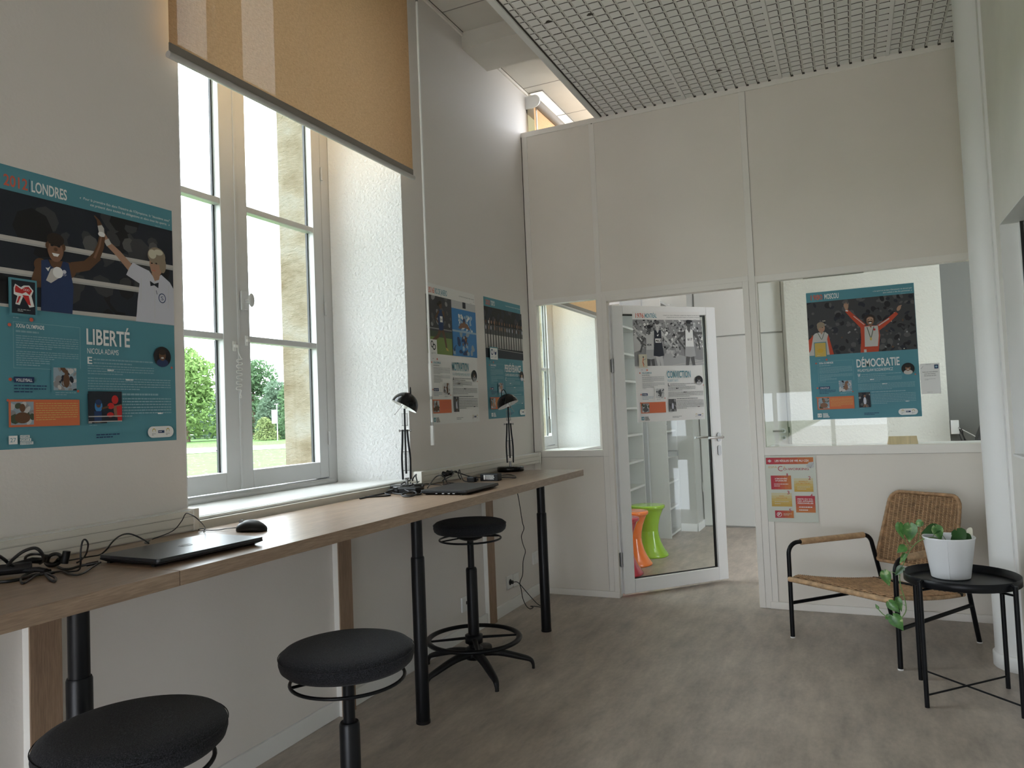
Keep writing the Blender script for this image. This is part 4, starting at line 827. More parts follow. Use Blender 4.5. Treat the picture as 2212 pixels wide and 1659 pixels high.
# counter behind the partition glass
t = thing('counter', (2.25, 5.25, 1.0), 'white counter board behind the partition glass', 'counter'); MB().box(1.615, 2.95, D + .062, 5.40, 1.004, 1.026, 'white_gloss').build('board', t, bevel=.002)
for x in (1.75, 2.8): MB().box(x, x + .02, D + .064, 5.36, .80, 1.003, 'white_trim').build('bracket', t)
t = thing('name_block', (2.41, 5.15, 1.026), 'small folded wooden sign standing on the counter behind the glass', 'sign')
MB().prism([(0, 0), (1, 0), (1, 1)], 0, .1, 'card_wood') if False else None
q = MB(); q.add([(2.325, 5.115, 1.027), (2.492, 5.115, 1.027), (2.488, 5.145, 1.075), (2.335, 5.145, 1.075), (2.492, 5.185, 1.027), (2.325, 5.185, 1.027), (2.492, 5.119, 1.027), (2.486, 5.146, 1.071), (2.336, 5.146, 1.071), (2.325, 5.119, 1.027), (2.492, 5.181, 1.027), (2.325, 5.181, 1.027)],
    [(0, 1, 2, 3), (3, 2, 4, 5), (1, 6, 7, 2), (2, 7, 10, 4), (6, 9, 8, 7), (7, 8, 11, 10)], 'card_wood'); q.build('board', t)
t = thing('junction_box', (3.01, 8.18, .95), 'small white box on the grey wall right of the textured wall', 'junction box'); MB().box(2.967, 3.035, 8.13, 8.199, .952, 1.082, 'plastic_white').build('case', t, bevel=.003)
t = thing('wall_cables', (3.1, 8.1, .6), 'black and white cables dangling under the small white wall box', 'cables')
for P, mt_ in (([(3.03, 8.14, 1.00), (3.05, 8.12, .96), (3.07, 8.12, .90), (3.06, 8.12, .80), (3.06, 8.13, .60)], 'cable'), ([(3.03, 8.13, 1.01), (3.055, 8.10, .99), (3.06, 8.10, .93), (3.10, 8.10, .86), (3.20, 8.10, .78)], 'cable'), ([(3.03, 8.12, .95), (3.05, 8.1, .88), (3.08, 8.1, .80), (3.08, 8.1, .62)], 'cable'), ([(3.03, 8.12, 1.01), (3.12, 8.05, .95), (3.22, 8.0, .88), (3.36, 8.0, .82)], 'plastic_white')):
    cord(P, .006 if mt_ == 'cable' else .004, mt_).build('cable', t)
t = thing('office_chair', (3.42, 7.55, 0), 'black padded chair back behind the counter beside the column', 'chair')
q = MB(); vs = []; fs = []
q.prism([(3.10, 7.50), (3.70, 7.50), (3.72, 7.56), (3.08, 7.56)], .88, .95, 'black_matte'); q.add([(3.10, 7.50, .94), (3.70, 7.50, .94), (3.62, 7.46, 1.30), (3.22, 7.46, 1.30), (3.08, 7.57, .94), (3.72, 7.57, .94), (3.62, 7.52, 1.31), (3.22, 7.52, 1.31)], [(0, 1, 2, 3), (5, 4, 7, 6), (0, 3, 7, 4), (1, 5, 6, 2), (3, 2, 6, 7)], 'black_matte')
q.build('backrest', t, bevel=.015); MB().box(3.07, 3.73, 7.2, 7.56, .845, .878, 'card_wood').build('shelf_edge', t)
MB().box(3.1, 3.7, 7.1, 7.5, .44, .50, 'black_matte').build('seat', t, bevel=.01); MB().cyl((3.4, 7.35, .0), (3.4, 7.35, .44), .03, 'black_metal').box(3.36, 3.44, 7.5, 7.56, .46, .88, 'black_metal').build('column', t)

# ------------------------------------------------------------------ outside
G0 = -.2
tag(MB().add([(-140, -60, G0), (-.6, -60, G0), (-.6, 160, G0), (-140, 160, G0)], [(0, 1, 2, 3)], 'lawn').build('lawn', label='green lawn with white clover outside the window', cat='grass', kind='stuff'))
st(MB().add([(-55, 27, G0 + .02), (-34, 31.8, G0 + .02), (-31.4, 35, G0 + .02), (-10, 58, G0 + .02), (-14, 66, G0 + .02), (-38.4, 42.6, G0 + .02), (-44.3, 40.5, G0 + .02), (-80, 30, G0 + .02)], [tuple(range(8))], 'path_gravel'), 'path')
def tree(x, y, h, rx, mt_, lab, n=2600, ls=.30, base=.06, seed=1):
    rnd = random.Random(seed); t = thing('tree', (x, y, G0), lab, 'tree', None); vs = []; fs = []
    blobs = []
    for i in range(12):
        u = rnd.random(); a = rnd.random() * 2 * PI; zz = h * (base + .12 + (.80 - base) * u); rr = rx * (1 - .65 * abs(u - .35) ** 1.2) * .55 * rnd.random()
        blobs.append((x + rr * math.cos(a), y + rr * math.sin(a), G0 + zz, rx * (.62 - .28 * u) * (.8 + .4 * rnd.random())))
    for i in range(n):
        bx_, by_, bz_, br = blobs[i % 12]; th = rnd.random() * 2 * PI; cz = rnd.uniform(-1, 1); sr = math.sqrt(1 - cz * cz); k = br * (.72 + .38 * rnd.random() ** .6)
        c = Vector((bx_ + k * sr * math.cos(th), by_ + k * sr * math.sin(th), max(G0 + .15, bz_ + k * cz * .95)))
        u_ = Vector((rnd.gauss(0, 1), rnd.gauss(0, 1), rnd.gauss(0, .6))).normalized(); v_ = u_.cross(Vector((rnd.gauss(0, 1), rnd.gauss(0, 1), rnd.gauss(0, 1)))).normalized(); s_ = ls * rnd.uniform(.6, 1.2)
        j = len(vs); vs += [c - u_ * s_, c + v_ * s_ * .45, c + u_ * s_, c - v_ * s_ * .45]; fs.append((j, j + 1, j + 2, j + 3))
    MB().add(vs, fs, mt_).build('foliage', t); MB().tube([(x, y, G0), (x, y, G0 + h * .4), (x + .2, y, G0 + h * .75)], [.035 * h, .025 * h, .01 * h], 'bark', 10).build('trunk', t)
tree(-66.0, 60.5, 10.3, 5.4, 'tree_bright', 'tall bright green tree at the left edge of the window view', 7500, .30, base=-.02, seed=3)
tree(-62.0, 66.5, 9.0, 4.4, 'tree_dark', 'darker green tree just right of the tall bright one', 5500, .28, base=-.02, seed=4)
tree(-79.0, 64.0, 10.5, 5.0, 'tree_bright', 'bright green tree beyond the lawn, left of the tall bright one', 3000, .38, base=-.02, seed=5)
tree(-92.0, 66.0, 10.0, 5.0, 'tree_dark', 'dark green tree at the far left of the tree line', 2500, .4, seed=6)
tree(-58.6, 71.0, 5.4, 3.0, 'tree_blue', 'low bluish green tree left of the white sign post', 4500, .24, base=-.04, seed=7)
tree(-55.5, 63.6, 5.9, 3.0, 'tree_blue', 'bluish green tree directly behind the white sign post', 4500, .24, base=-.04, seed=8)
tree(-50.8, 61.6, 7.2, 3.4, 'tree_dark', 'taller dark green tree right of the white sign post', 5000, .26, base=-.03, seed=9)
tree(-44.5, 65.0, 8.2, 4.0, 'tree_dark', 'dark green tree hidden behind the stone jamb', 2500, .36, seed=10)
tree(-34.0, 74.0, 8.0, 4.0, 'tree_bright', 'bright green tree at the far right of the tree line', 2500, .36, seed=11)
for i, (x, y, h, r_, mt_, lab) in enumerate(((-62.3, 55.4, 2.2, 1.6, 'bush_yellow', 'yellow green bush at the foot of the tall bright tree'), (-51.8, 57.6, 2.1, 1.5, 'bush_yellow', 'pale bush at the foot of the sign post, left side'), (-47.0, 58.6, 2.6, 1.7, 'bush_yellow', 'pale bush between the sign post and the stone jamb'))):
    tree(x, y, h, r_, mt_, lab, 1800, .15, base=-.1, seed=30 + i)
# the dense hedge closing the view behind the trees: nobody could count its shrubs
rnd = random.Random(77); vs = []; fs = []
for i in range(15000):
    u = rnd.random(); x = -125 + 105 * u; y = 74 + 8 * rnd.random(); hh = 4.3 + 1.3 * math.sin(x * .35) + .8 * math.sin(x * 1.1)
    c = Vector((x, y, G0 + .1 + hh * rnd.random() ** .8)); u_ = Vector((rnd.gauss(0, 1), rnd.gauss(0, 1), rnd.gauss(0, .6))).normalized(); v_ = u_.cross(Vector((rnd.gauss(0, 1), rnd.gauss(0, 1), rnd.gauss(0, 1)))).normalized(); k = len(vs); s_ = rnd.uniform(.3, .6)
    vs += [c - u_ * s_, c + v_ * s_ * .5, c + u_ * s_, c - v_ * s_ * .5]; fs.append((k, k + 1, k + 2, k + 3))
MB().add(vs, fs, 'tree_blue').build('hedge', label='dense green hedge of shrubs far behind the trees', cat='hedge', kind='stuff')
t = thing('sign_post', (-47.9, 55.0, G0), 'white notice board on a thin grey post on the lawn', 'sign')
MB().cyl((-47.9, 55.0, G0), (-47.9, 55.0, 3.3), .045, 'lcd_grey', 10).build('post', t); MB().box(-48.50, -47.94, 54.94, 54.98, 1.45, 2.75, 'sign_white').build('board', t); MB().box(-48.15, -47.8, 54.9, 55.1, 3.25, 3.32, 'lcd_grey').build('solar_cap', t)
q = MB(); q.ellipsoid((-28.17, 29.0, G0 + .17), .085, .085, .075, 'crow', 12, 8, Matrix.Rotation(.5, 3, 'Y')); q.ellipsoid((-28.30, 28.95, G0 + .29), .05, .05, .05, 'crow', 10, 8); q.tube([(-28.22, 28.98, G0 + .2), (-28.29, 28.95, G0 + .28)], [.06, .045], 'crow', 10); q.tube([(-28.33, 28.93, G0 + .29), (-28.41, 28.9, G0 + .28)], [.018, .003], 'crow', 8); q.tube([(-28.1, 29.02, G0 + .15), (-27.90, 29.1, G0 + .08)], [.05, .03], 'crow', 8, flat=.4)
for d_ in (-.03, .03): q.cyl((-28.16 + d_, 29.0, G0), (-28.16 + d_, 29.0, G0 + .12), .008, 'crow', 6)
q.build('crow', label='small black bird standing on the lawn near the path', cat='bird')

# ------------------------------------------------------------------ printed sheets (flat artwork on thin paper)
def ink(name, hexc, rough=.55): return mat('ink_' + name, hexc, rough, spec=.35)
INK = dict(teal=(.095, .285, .345), tealtext=(.25, .43, .49), tealdim=(.15, .37, .46), paper=(.80, .79, .76), white=(.84, .84, .82), coral=(.62, .13, .08), orange=(.66, .17, .07), black=(.012, .012, .014), night=(.018, .022, .032), navy=(.02, .045, .13), vest=(.025, .045, .12),
    skin=(.13, .065, .035), skinlit=(.24, .125, .075), skinpale=(.42, .25, .17), rope=(.55, .53, .50), shirt=(.60, .61, .68), hair=(.30, .24, .17), grey=(.28, .28, .28), midgrey=(.42, .42, .42), palegrey=(.56, .56, .55), darkgrey=(.10, .10, .10), red=(.55, .03, .03), pool=(.05, .22, .50), poollight=(.35, .50, .62), grass=(.20, .28, .08), trackgreen=(.06, .085, .05), crowd=(.05, .05, .055),
    tracksuit=(.52, .07, .03), cream=(.62, .58, .45), yellow=(.62, .40, .05), magenta=(.55, .05, .10), mid=(.60, .18, .10), amber=(.66, .30, .06), sand=(.66, .44, .14), mustard=(.60, .42, .10), ruletext=(.45, .10, .12), sheet=(.66, .68, .60), bluegrey=(.30, .38, .45), hairdark=(.03, .02, .015), gold=(.55, .42, .12))
for k_, v_ in INK.items(): ink(k_, v_)
_tx = {}
def text_mesh(s, bold):
    if (s, bold) in _tx: return _tx[(s, bold)]
    cu_ = bpy.data.curves.new('glyphs', 'FONT'); cu_.body = s; cu_.size = 1; cu_.resolution_u = 3; cu_.offset = .018 if bold else 0
    o = bpy.data.objects.new('glyphs', cu_); C.objects.link(o); dg = bpy.context.evaluated_depsgraph_get(); e = o.evaluated_get(dg); me = e.to_mesh()
    vs = [(v.co.x, v.co.y) for v in me.vertices]; fs = [tuple(p.vertices) for p in me.polygons]; e.to_mesh_clear(); bpy.data.objects.remove(o); bpy.data.curves.remove(cu_)
    _tx[(s, bold)] = (vs, fs); return vs, fs
def clip(poly, u0, u1, v0, v1):
    for ax, lim, sg in ((0, u0, 1), (0, u1, -1), (1, v0, 1), (1, v1, -1)):
        out = []
        for i in range(len(poly)):
            a, b_ = poly[i - 1], poly[i]; ia = (a[ax] - lim) * sg >= 0; ib = (b_[ax] - lim) * sg >= 0
            if ia != ib:
                t_ = (lim - a[ax]) / (b_[ax] - a[ax]); out.append((a[0] + (b_[0] - a[0]) * t_, a[1] + (b_[1] - a[1]) * t_))
            if ib: out.append(b_)
        poly = out
        if len(poly) < 3: return []
    return poly
class Sheet:
    def __init__(s, O, U, V, N, w, h, paper, tilt=0.):
        U = Vector(U); V = Vector(V); s.N = Vector(N)
        s.U = U * math.cos(tilt) + V * math.sin(tilt); s.V = V * math.cos(tilt) - U * math.sin(tilt); s.O = Vector(O); s.w = w; s.h = h; s.q = MB(); s.lv = 0; s.cl = None
        a = [s.P(0, 0, -3), s.P(w, 0, -3), s.P(w, h, -3), s.P(0, h, -3), s.P(0, 0), s.P(w, 0), s.P(w, h), s.P(0, h)]
        s.q.add(a, [(0, 3, 2, 1), (4, 5, 6, 7), (0, 1, 5, 4), (1, 2, 6, 5), (2, 3, 7, 6), (3, 0, 4, 7)], 'ink_' + paper)
    def P(s, u, v, k=0): return s.O + s.U * u + s.V * v + s.N * (.0006 + k * .00006)
    def poly(s, pts, c):
        s.lv += 1
        if s.cl: pts = clip(pts, *s.cl)
        if len(pts) < 3: return s
        ar = sum(pts[i - 1][0] * pts[i][1] - pts[i][0] * pts[i - 1][1] for i in range(len(pts)))
        if ar < 0: pts = pts[::-1]
        s.q.add([s.P(u, v, s.lv) for u, v in pts], [tuple(range(len(pts)))], 'ink_' + c); return s
    def rect(s, u0, u1, v0, v1, c): return s.poly([(u0, v0), (u1, v0), (u1, v1), (u0, v1)], c)
    def ell(s, u, v, a, b_, c, ang=0, n=18): return s.poly([(u + a * math.cos(t) * math.cos(ang) - b_ * math.sin(t) * math.sin(ang), v + a * math.cos(t) * math.sin(ang) + b_ * math.sin(t) * math.cos(ang)) for t in [k * 2 * PI / n for k in range(n)]], c)
    def line(s, pts, wd, c, wd2=None):
        n = len(pts); L = []; Rr = []
        for i in range(n):
            a = pts[max(i - 1, 0)]; b_ = pts[min(i + 1, n - 1)]; d = math.hypot(b_[0] - a[0], b_[1] - a[1]) or 1; nx_, ny_ = -(b_[1] - a[1]) / d, (b_[0] - a[0]) / d
            w_ = (wd + ((wd2 or wd) - wd) * i / max(1, n - 1)) / 2; L.append((pts[i][0] + nx_ * w_, pts[i][1] + ny_ * w_)); Rr.append((pts[i][0] - nx_ * w_, pts[i][1] - ny_ * w_))
        return s.poly(L + Rr[::-1], c)
    def text(s, tx, u, v, c, w=None, h=None, bold=False, right=False, slant=0.):
        vs, fs = text_mesh(tx, bold); s.lv += 1
        if not vs: return s
        x0 = min(a[0] for a in vs); x1 = max(a[0] for a in vs); sc = (h or .01) / .72; sxx = (w / (x1 - x0)) if w else sc
        tw = (x1 - x0) * sxx; off = u - (tw if right else 0)
        s.q.add([s.P(off + (a - x0) * sxx + slant * b_ * sc, v + b_ * sc, s.lv) for a, b_ in vs], fs, 'ink_' + c); return s
    def rows(s, u0, u1, v1, v0, n, c, seed=0, hh=.42):
        rnd = random.Random(seed); s.lv += 1; st_ = (v1 - v0) / n; vs = []; fs = []
        for i in range(n):
            v = v1 - st_ * (i + .5); u = u0; end = u1 if i < n - 1 else u0 + (u1 - u0) * rnd.uniform(.3, .8)
            while u < end - .002:
                w_ = min(rnd.uniform(.004, .016), end - u); k = len(vs); vs += [s.P(u, v - st_ * hh / 2, s.lv), s.P(u + w_, v - st_ * hh / 2, s.lv), s.P(u + w_, v + st_ * hh / 2, s.lv), s.P(u, v + st_ * hh / 2, s.lv)]; fs.append((k, k + 1, k + 2, k + 3)); u += w_ + .0018
        s.q.add(vs, fs, 'ink_' + c); return s
    def blotch(s, u0, u1, v0, v1, cols, n, r0, r1, seed=0):
        rnd = random.Random(seed); old = s.cl; s.cl = (u0, u1, v0, v1)
        for i in range(n): s.ell(rnd.uniform(u0, u1), rnd.uniform(v0, v1), rnd.uniform(r0, r1), rnd.uniform(r0, r1), rnd.choice(cols), rnd.random(), 8); s.lv -= .93
        s.lv += 1; s.cl = old; return s
    def body(s, L, sh, hp, c1, c2): pass
def olympic(sh, year, city, quote, word, name, cap, tag_, olym, dark, picture, pal, num, cityw, wordw, namew, tagw, yearc='coral', faces=('skin', 'vest'), pill=True, seed=1):
    T_ = 'white' if dark else 'teal'; BT = 'tealtext' if dark else 'midgrey'; BT2 = 'tealtext' if dark else 'grey'; cm = 'teal' if dark else 'paper'
    sh.text(year, .027, .7515, yearc, w=.068, h=.033, bold=True).rect(.099, .1012, .749, .786, 'navy' if dark else 'coral').text(city, .106, .7515, T_, w=cityw, h=.033, bold=True)
    v = .768
    for ln, wd in quote: sh.text(ln, .590, v, 'white' if dark else 'darkgrey', w=wd, h=.0085, right=True, slant=.2); v -= .0145
    sh.rows(.53, .59, v + .006, v - .0, 1, BT, 3)
    sh.rect(0, .6, .402, .738, pal); sh.cl = (0, .6, .402, .738); picture(sh); sh.cl = None
    # info column
    sh.rows(.046, .088, .378, .370, 1, BT, 4).ell(.098, .372, .006, .006, 'coral').ell(.036, .352, .005, .005, 'coral')
    if dark:
        for a in ((.047, .050), ): pass
        for (p_, q_) in (((.046, .362), (.246, .362)), ((.246, .362), (.246, .235)), ((.046, .362), (.046, .190 + .04)), ((.046, .230), (.155, .230))): sh.line([p_, q_], .0012, 'tealtext')
    sh.text(olym, .053, .346, 'white' if dark else 'teal', w=.082, h=.0115, bold=True).rows(.053, .16, .340, .331, 1, BT, 5, .6)
    sh.rows(.053, .240, .326, .286, 6, BT, seed).rows(.053, .240, .281, .256, 4, BT, seed + 1).rows(.053, .150, .256, .236, 3, BT, seed + 2)
    sh.ell(.036, .197, .005, .005, 'coral').rect(.046, .046 + tagw + .010, .188, .205, 'navy').text(tag_, .051, .1915, 'white', w=tagw, h=.009, bold=True).rows(.046, .14, .184, .158, 3, 'navy' if dark else 'bluegrey', 9, .35)
    sh.rect(.154, .236, .160, .240, cm).rect(.160, .232, .168, .236, 'bluegrey' if dark else 'palegrey').blotch(.160, .232, .168, .236, ['grey', 'palegrey', 'night', faces[0]], 26, .004, .012, seed).ell(.2, .198, .010, .022, faces[0]).ell(.2, .222, .006, .008, faces[0]).ell(.236, .166, .004, .004, 'coral').rows(.165, .23, .164, .152, 2, BT, 6)
    sh.rect(.030, .240, .062, .140, 'orange').rect(.036, .100, .068, .134, 'bluegrey' if dark else 'grey').blotch(.036, .100, .068, .134, ['palegrey', 'trackgreen', 'grey'], 14, .005, .015, seed + 3).ell(.068, .088, .022, .016, faces[0]).ell(.068, .116, .008, .012, faces[0]).rows(.106, .234, .132, .078, 8, 'sand' if dark else 'coral', 8, .32).ell(.028, .138, .004, .004, 'coral')
    # headline and portrait
    sh.text(word, .266, .313, T_, w=wordw, h=.050, bold=True).text(name, .268, .284, 'white' if dark else 'tealtext', w=namew, h=.0175)
    sh.text(cap, .268, .252, T_ if dark else 'black', w=.016, h=.022, bold=True)
    sh.rows(.288, .505, .272, .250, 2, BT2, 11).rows(.268, .508, .250, .2175, 4, BT2, 12).rows(.268, .575, .211, .170, 5, BT2, 13).rows(.335, .575, .165, .150, 1, BT2, 15).rows(.335, .575, .148, .082, 7, BT2, 14)
    for (u_, v_, w_) in ((.40, .205, .035), (.335, .234, .03), (.52, .094, .025)): sh.rows(u_, u_ + w_, v_ + .003, v_ - .003, 1, 'white' if dark else 'black', 2, .7)
    sh.ell(.543, .288, .035, .035, 'black', n=28).ell(.543, .267, .024, .014, faces[1]).ell(.543, .293, .014, .019, faces[0]).ell(.543, .304, .015, .010, 'hairdark').ell(.543, .284, .006, .003, 'rope').ell(.580, .252, .004, .004, 'coral')
    sh.rect(.266, .330, .066, .158, 'night' if dark else 'darkgrey').blotch(.266, .330, .066, .158, ['crowd', 'grey', 'darkgrey'], 16, .005, .014, seed + 5).ell(.300, .105, .008, .024, 'shirt').ell(.300, .135, .006, .008, faces[0]).line([(.298, .085), (.292, .068)], .006, faces[0]).line([(.302, .085), (.310, .068)], .006, faces[0]).rows(.27, .33, .063, .058, 1, BT, 3)
    # foot: number, small block lettering, web line, round-ended logo pill
    sh.rect(.028, .052, .014, .038, 'white' if dark else 'teal').text(num, .032, .020, 'teal' if dark else 'white', w=.016, h=.012)
    for k_, (tx, w_) in enumerate((('HISTOIRE', .024), ('SPORT &', .028), ('CITOYENNETÉ', .034))): sh.rect(.059, .062 + w_, .0305 - k_ * .0095, .0385 - k_ * .0095, 'white' if dark else 'darkgrey').text(tx, .0605, .0322 - k_ * .0095, 'teal' if dark else 'white', w=w_ - .001, h=.0052, bold=True)
    sh.rows(.292, .375, .034, .018, 2, 'navy' if dark else 'grey', 6, .45)
    if dark:
        n_ = 10; pts = [(.562 + .019 * math.cos(a), .031 + .019 * math.sin(a)) for a in [-PI / 2 + PI * k / n_ for k in range(n_ + 1)]] + [(.497 + .019 * math.cos(a), .031 + .019 * math.sin(a)) for a in [PI / 2 + PI * k / n_ for k in range(n_ + 1)]]; sh.poly(pts, 'white')
    for u_ in (.502, .558): sh.ell(u_, .036, .0065, .0075, 'gold').ell(u_, .034, .0045, .0062, 'white').rows(u_ - .008, u_ + .008, .027, .019, 2, 'grey', 4)
    sh.rect(.518, .543, .027, .036, 'navy').rows(.520, .541, .034, .029, 1, 'white', 5).line([(.5125, .020), (.5125, .042)], .0005, 'palegrey').line([(.5485, .020), (.5485, .042)], .0005, 'palegrey')

def pic_london(s):
    s.blotch(0, .6, .402, .738, ['night', 'black', 'crowd', 'night'], 40, .02, .06, 5).blotch(.2, .6, .50, .72, ['crowd', 'night', 'darkgrey'], 16, .012, .03, 6)
    for pts in ([(0, .598), (.6, .606)], [(0, .505), (.6, .511)], [(0, .402), (.6, .411)]): s.line(pts, .017, 'rope').line([(a, b_ - .005) for a, b_ in pts], .004, 'midgrey')
    # referee
    s.line([(.331, .672), (.350, .644), (.387, .617), (.430, .578)], .016, 'skinpale', .026).line([(.343, .656), (.353, .640)], .020, 'rope')
    s.poly([(.439, .598), (.470, .588), (.501, .580), (.523, .556), (.550, .574), (.585, .552), (.60, .53), (.61, .491), (.606, .438), (.600, .402), (.446, .402), (.450, .430), (.454, .472), (.463, .531), (.413, .553), (.425, .578)], 'shirt').line([(.523, .556), (.520, .42)], .0015, 'palegrey').line([(.58, .54), (.575, .46)], .0015, 'palegrey').line([(.47, .55), (.466, .47)], .0015, 'palegrey')
    s.ell(.530, .610, .027, .046, 'skinpale').poly([(.510, .575), (.545, .575), (.540, .555), (.523, .548)], 'skinpale').ell(.532, .636, .036, .030, 'hair').ell(.556, .610, .014, .030, 'hair').ell(.515, .640, .016, .016, 'cream').ell(.540, .650, .018, .010, 'cream').ell(.512, .608, .004, .0025, 'hairdark').ell(.530, .610, .004, .0025, 'hairdark').line([(.512, .584), (.526, .583)], .002, 'coral').poly([(.503, .546), (.520, .538), (.538, .545), (.536, .525), (.520, .533), (.505, .528)], 'night')
    s.ell(.551, .492, .015, .017, 'navy').ell(.551, .492, .012, .014, 'shirt').text('S', .5455, .485, 'navy', w=.011, h=.014).line([(.527, .516), (.531, .503)], .002, 'night')
    # boxer
    s.line([(.225, .545), (.274, .560), (.312, .598)], .034, 'skin', .030).line([(.305, .590), (.322, .630), (.329, .668)], .028, 'skin', .020).line([(.300, .588), (.318, .630), (.326, .665)], .008, 'skinlit', .005)
    s.poly([(.128, .545), (.112, .530), (.100, .490), (.112, .470), (.150, .470), (.16, .52)], 'skin').line([(.108, .478), (.148, .500)], .026, 'skin', .022).ell(.212, .535, .026, .025, 'skin').ell(.128, .538, .020, .020, 'skin')
    s.poly([(.130, .552), (.150, .558), (.159, .540), (.188, .540), (.196, .560), (.214, .558), (.222, .520), (.229, .485), (.224, .402), (.127, .402), (.129, .488)], 'vest').poly([(.152, .558), (.196, .560), (.190, .541), (.175, .530), (.159, .541)], 'skin')
    s.ell(.174, .598, .0265, .042, 'skin').ell(.174, .588, .0235, .034, 'skinlit').ell(.174, .622, .027, .020, 'hairdark').ell(.163, .603, .005, .003, 'black').ell(.184, .603, .005, .003, 'black').ell(.174, .592, .006, .006, 'skin').poly([(.162, .580), (.186, .580), (.180, .571), (.168, .571)], 'white').ell(.148, .600, .005, .010, 'skin').ell(.200, .602, .005, .010, 'skin')
    s.poly([(.143, .494), (.158, .488), (.190, .512), (.193, .530), (.176, .540), (.158, .530)], 'rope').ell(.180, .523, .016, .017, 'white').poly([(.142, .532), (.150, .522), (.157, .538), (.150, .532)], 'white')
    s.ell(.200, .528, .006, .006, 'shirt').rows(.193, .207, .521, .515, 2, 'shirt', 2)
    s.poly([(.318, .662), (.336, .662), (.334, .690), (.326, .700), (.312, .694)], 'rope').poly([(.312, .694), (.328, .700), (.320, .712), (.302, .726), (.300, .722), (.309, .712)], 'skin').ell(.325, .669, .012, .008, 'white')
    s.rect(.034, .112, .402, .487, 'teal')
def emb_london(s):
    s.rect(.034, .112, .378, .487, 'teal').rect(.040, .107, .386, .481, 'night')
    s.poly([(.046, .458), (.050, .470), (.066, .462), (.074, .468), (.090, .470), (.102, .456), (.096, .440), (.104, .410), (.090, .406), (.080, .425), (.072, .436), (.062, .410), (.050, .412), (.056, .436), (.046, .440)], 'white')
    s.poly([(.049, .456), (.052, .466), (.068, .456), (.078, .464), (.088, .466), (.098, .455), (.090, .442), (.080, .450), (.070, .444), (.050, .446)], 'red').poly([(.070, .440), (.088, .440), (.094, .412), (.086, .414)], 'red').poly([(.060, .436), (.066, .436), (.058, .416), (.053, .416)], 'red')
    for i in range(3): s.ell(.076 + i * .0055, .456, .003, .003, 'white').ell(.076 + i * .0055, .456, .0022, .0022, 'red')
    s.rows(.056, .092, .400, .391, 2, 'palegrey', 4)
def pic_moscow(s):
    s.blotch(0, .6, .402, .738, ['crowd', 'night', 'darkgrey', 'black'], 170, .006, .022, 8).blotch(0, .6, .42, .60, ['darkgrey', 'grey', 'crowd', 'skin'], 40, .003, .008, 9)
    for u_, v_ in ((.091, .615), (.100, .615), (.49, .63), (.47, .58), (.53, .41)): s.ell(u_, v_, .004, .003, 'cream')
    s.line([(.228, .668), (.262, .625), (.318, .560)], .020, 'tracksuit', .034).line([(.503, .628), (.460, .590), (.395, .545)], .020, 'tracksuit', .034).line([(.265, .630), (.322, .572)], .004, 'rope').line([(.46, .598), (.40, .560)], .006, 'rope')
    s.poly([(.300, .560), (.345, .565), (.400, .560), (.405, .50), (.392, .402), (.292, .402), (.300, .48)], 'tracksuit').poly([(.322, .560), (.396, .560), (.398, .50), (.390, .435), (.318, .436)], 'rope').line([(.336, .556), (.352, .490)], .004, 'trackgreen').line([(.374, .556), (.356, .490)], .004, 'trackgreen').ell(.354, .482, .006, .010, 'gold').ell(.376, .538, .006, .007, 'red').rect(.312, .326, .402, .420, 'rope')
    s.ell(.353, .603, .032, .030, 'hairdark').ell(.355, .592, .021, .027, 'skinlit').ell(.355, .604, .019, .012, 'skinpale').ell(.346, .600, .004, .002, 'black').ell(.363, .600, .004, .002, 'black').ell(.355, .587, .012, .004, 'hairdark').ell(.355, .580, .008, .004, 'white').poly([(.344, .570), (.366, .570), (.358, .548)], 'skinlit')
    s.poly([(.212, .700), (.218, .718), (.222, .706), (.228, .722), (.232, .706), (.240, .714), (.240, .690), (.232, .668), (.222, .672)], 'skinpale').line([(.222, .668), (.236, .664)], .006, 'white').ell(.515, .655, .010, .018, 'skinpale', -.5).line([(.515, .660), (.530, .672)], .006, 'skinpale')
    s.poly([(.0, .50), (.040, .540), (.060, .545), (.100, .545), (.116, .530), (.142, .402), (0, .402)], 'rope').poly([(.116, .530), (.142, .402), (.118, .402), (.108, .50)], 'tracksuit').poly([(0, .50), (.03, .53), (.012, .44), (0, .42)], 'tracksuit').line([(.055, .545), (.075, .50)], .003, 'trackgreen').line([(.095, .545), (.078, .50)], .003, 'trackgreen').ell(.078, .572, .021, .028, 'skinpale').ell(.076, .592, .023, .018, 'hair').ell(.060, .580, .006, .016, 'hair').ell(.085, .574, .003, .002, 'black').line([(.080, .556), (.092, .556)], .002, 'coral').poly([(.066, .552), (.09, .552), (.078, .530)], 'skinpale')
def emb_moscow(s): s.rect(.030, .102, .388, .484, 'teal').rect(.034, .098, .393, .479, 'mustard').ell(.066, .43, .018, .014, 'yellow').rows(.045, .088, .403, .396, 1, 'cream', 3)
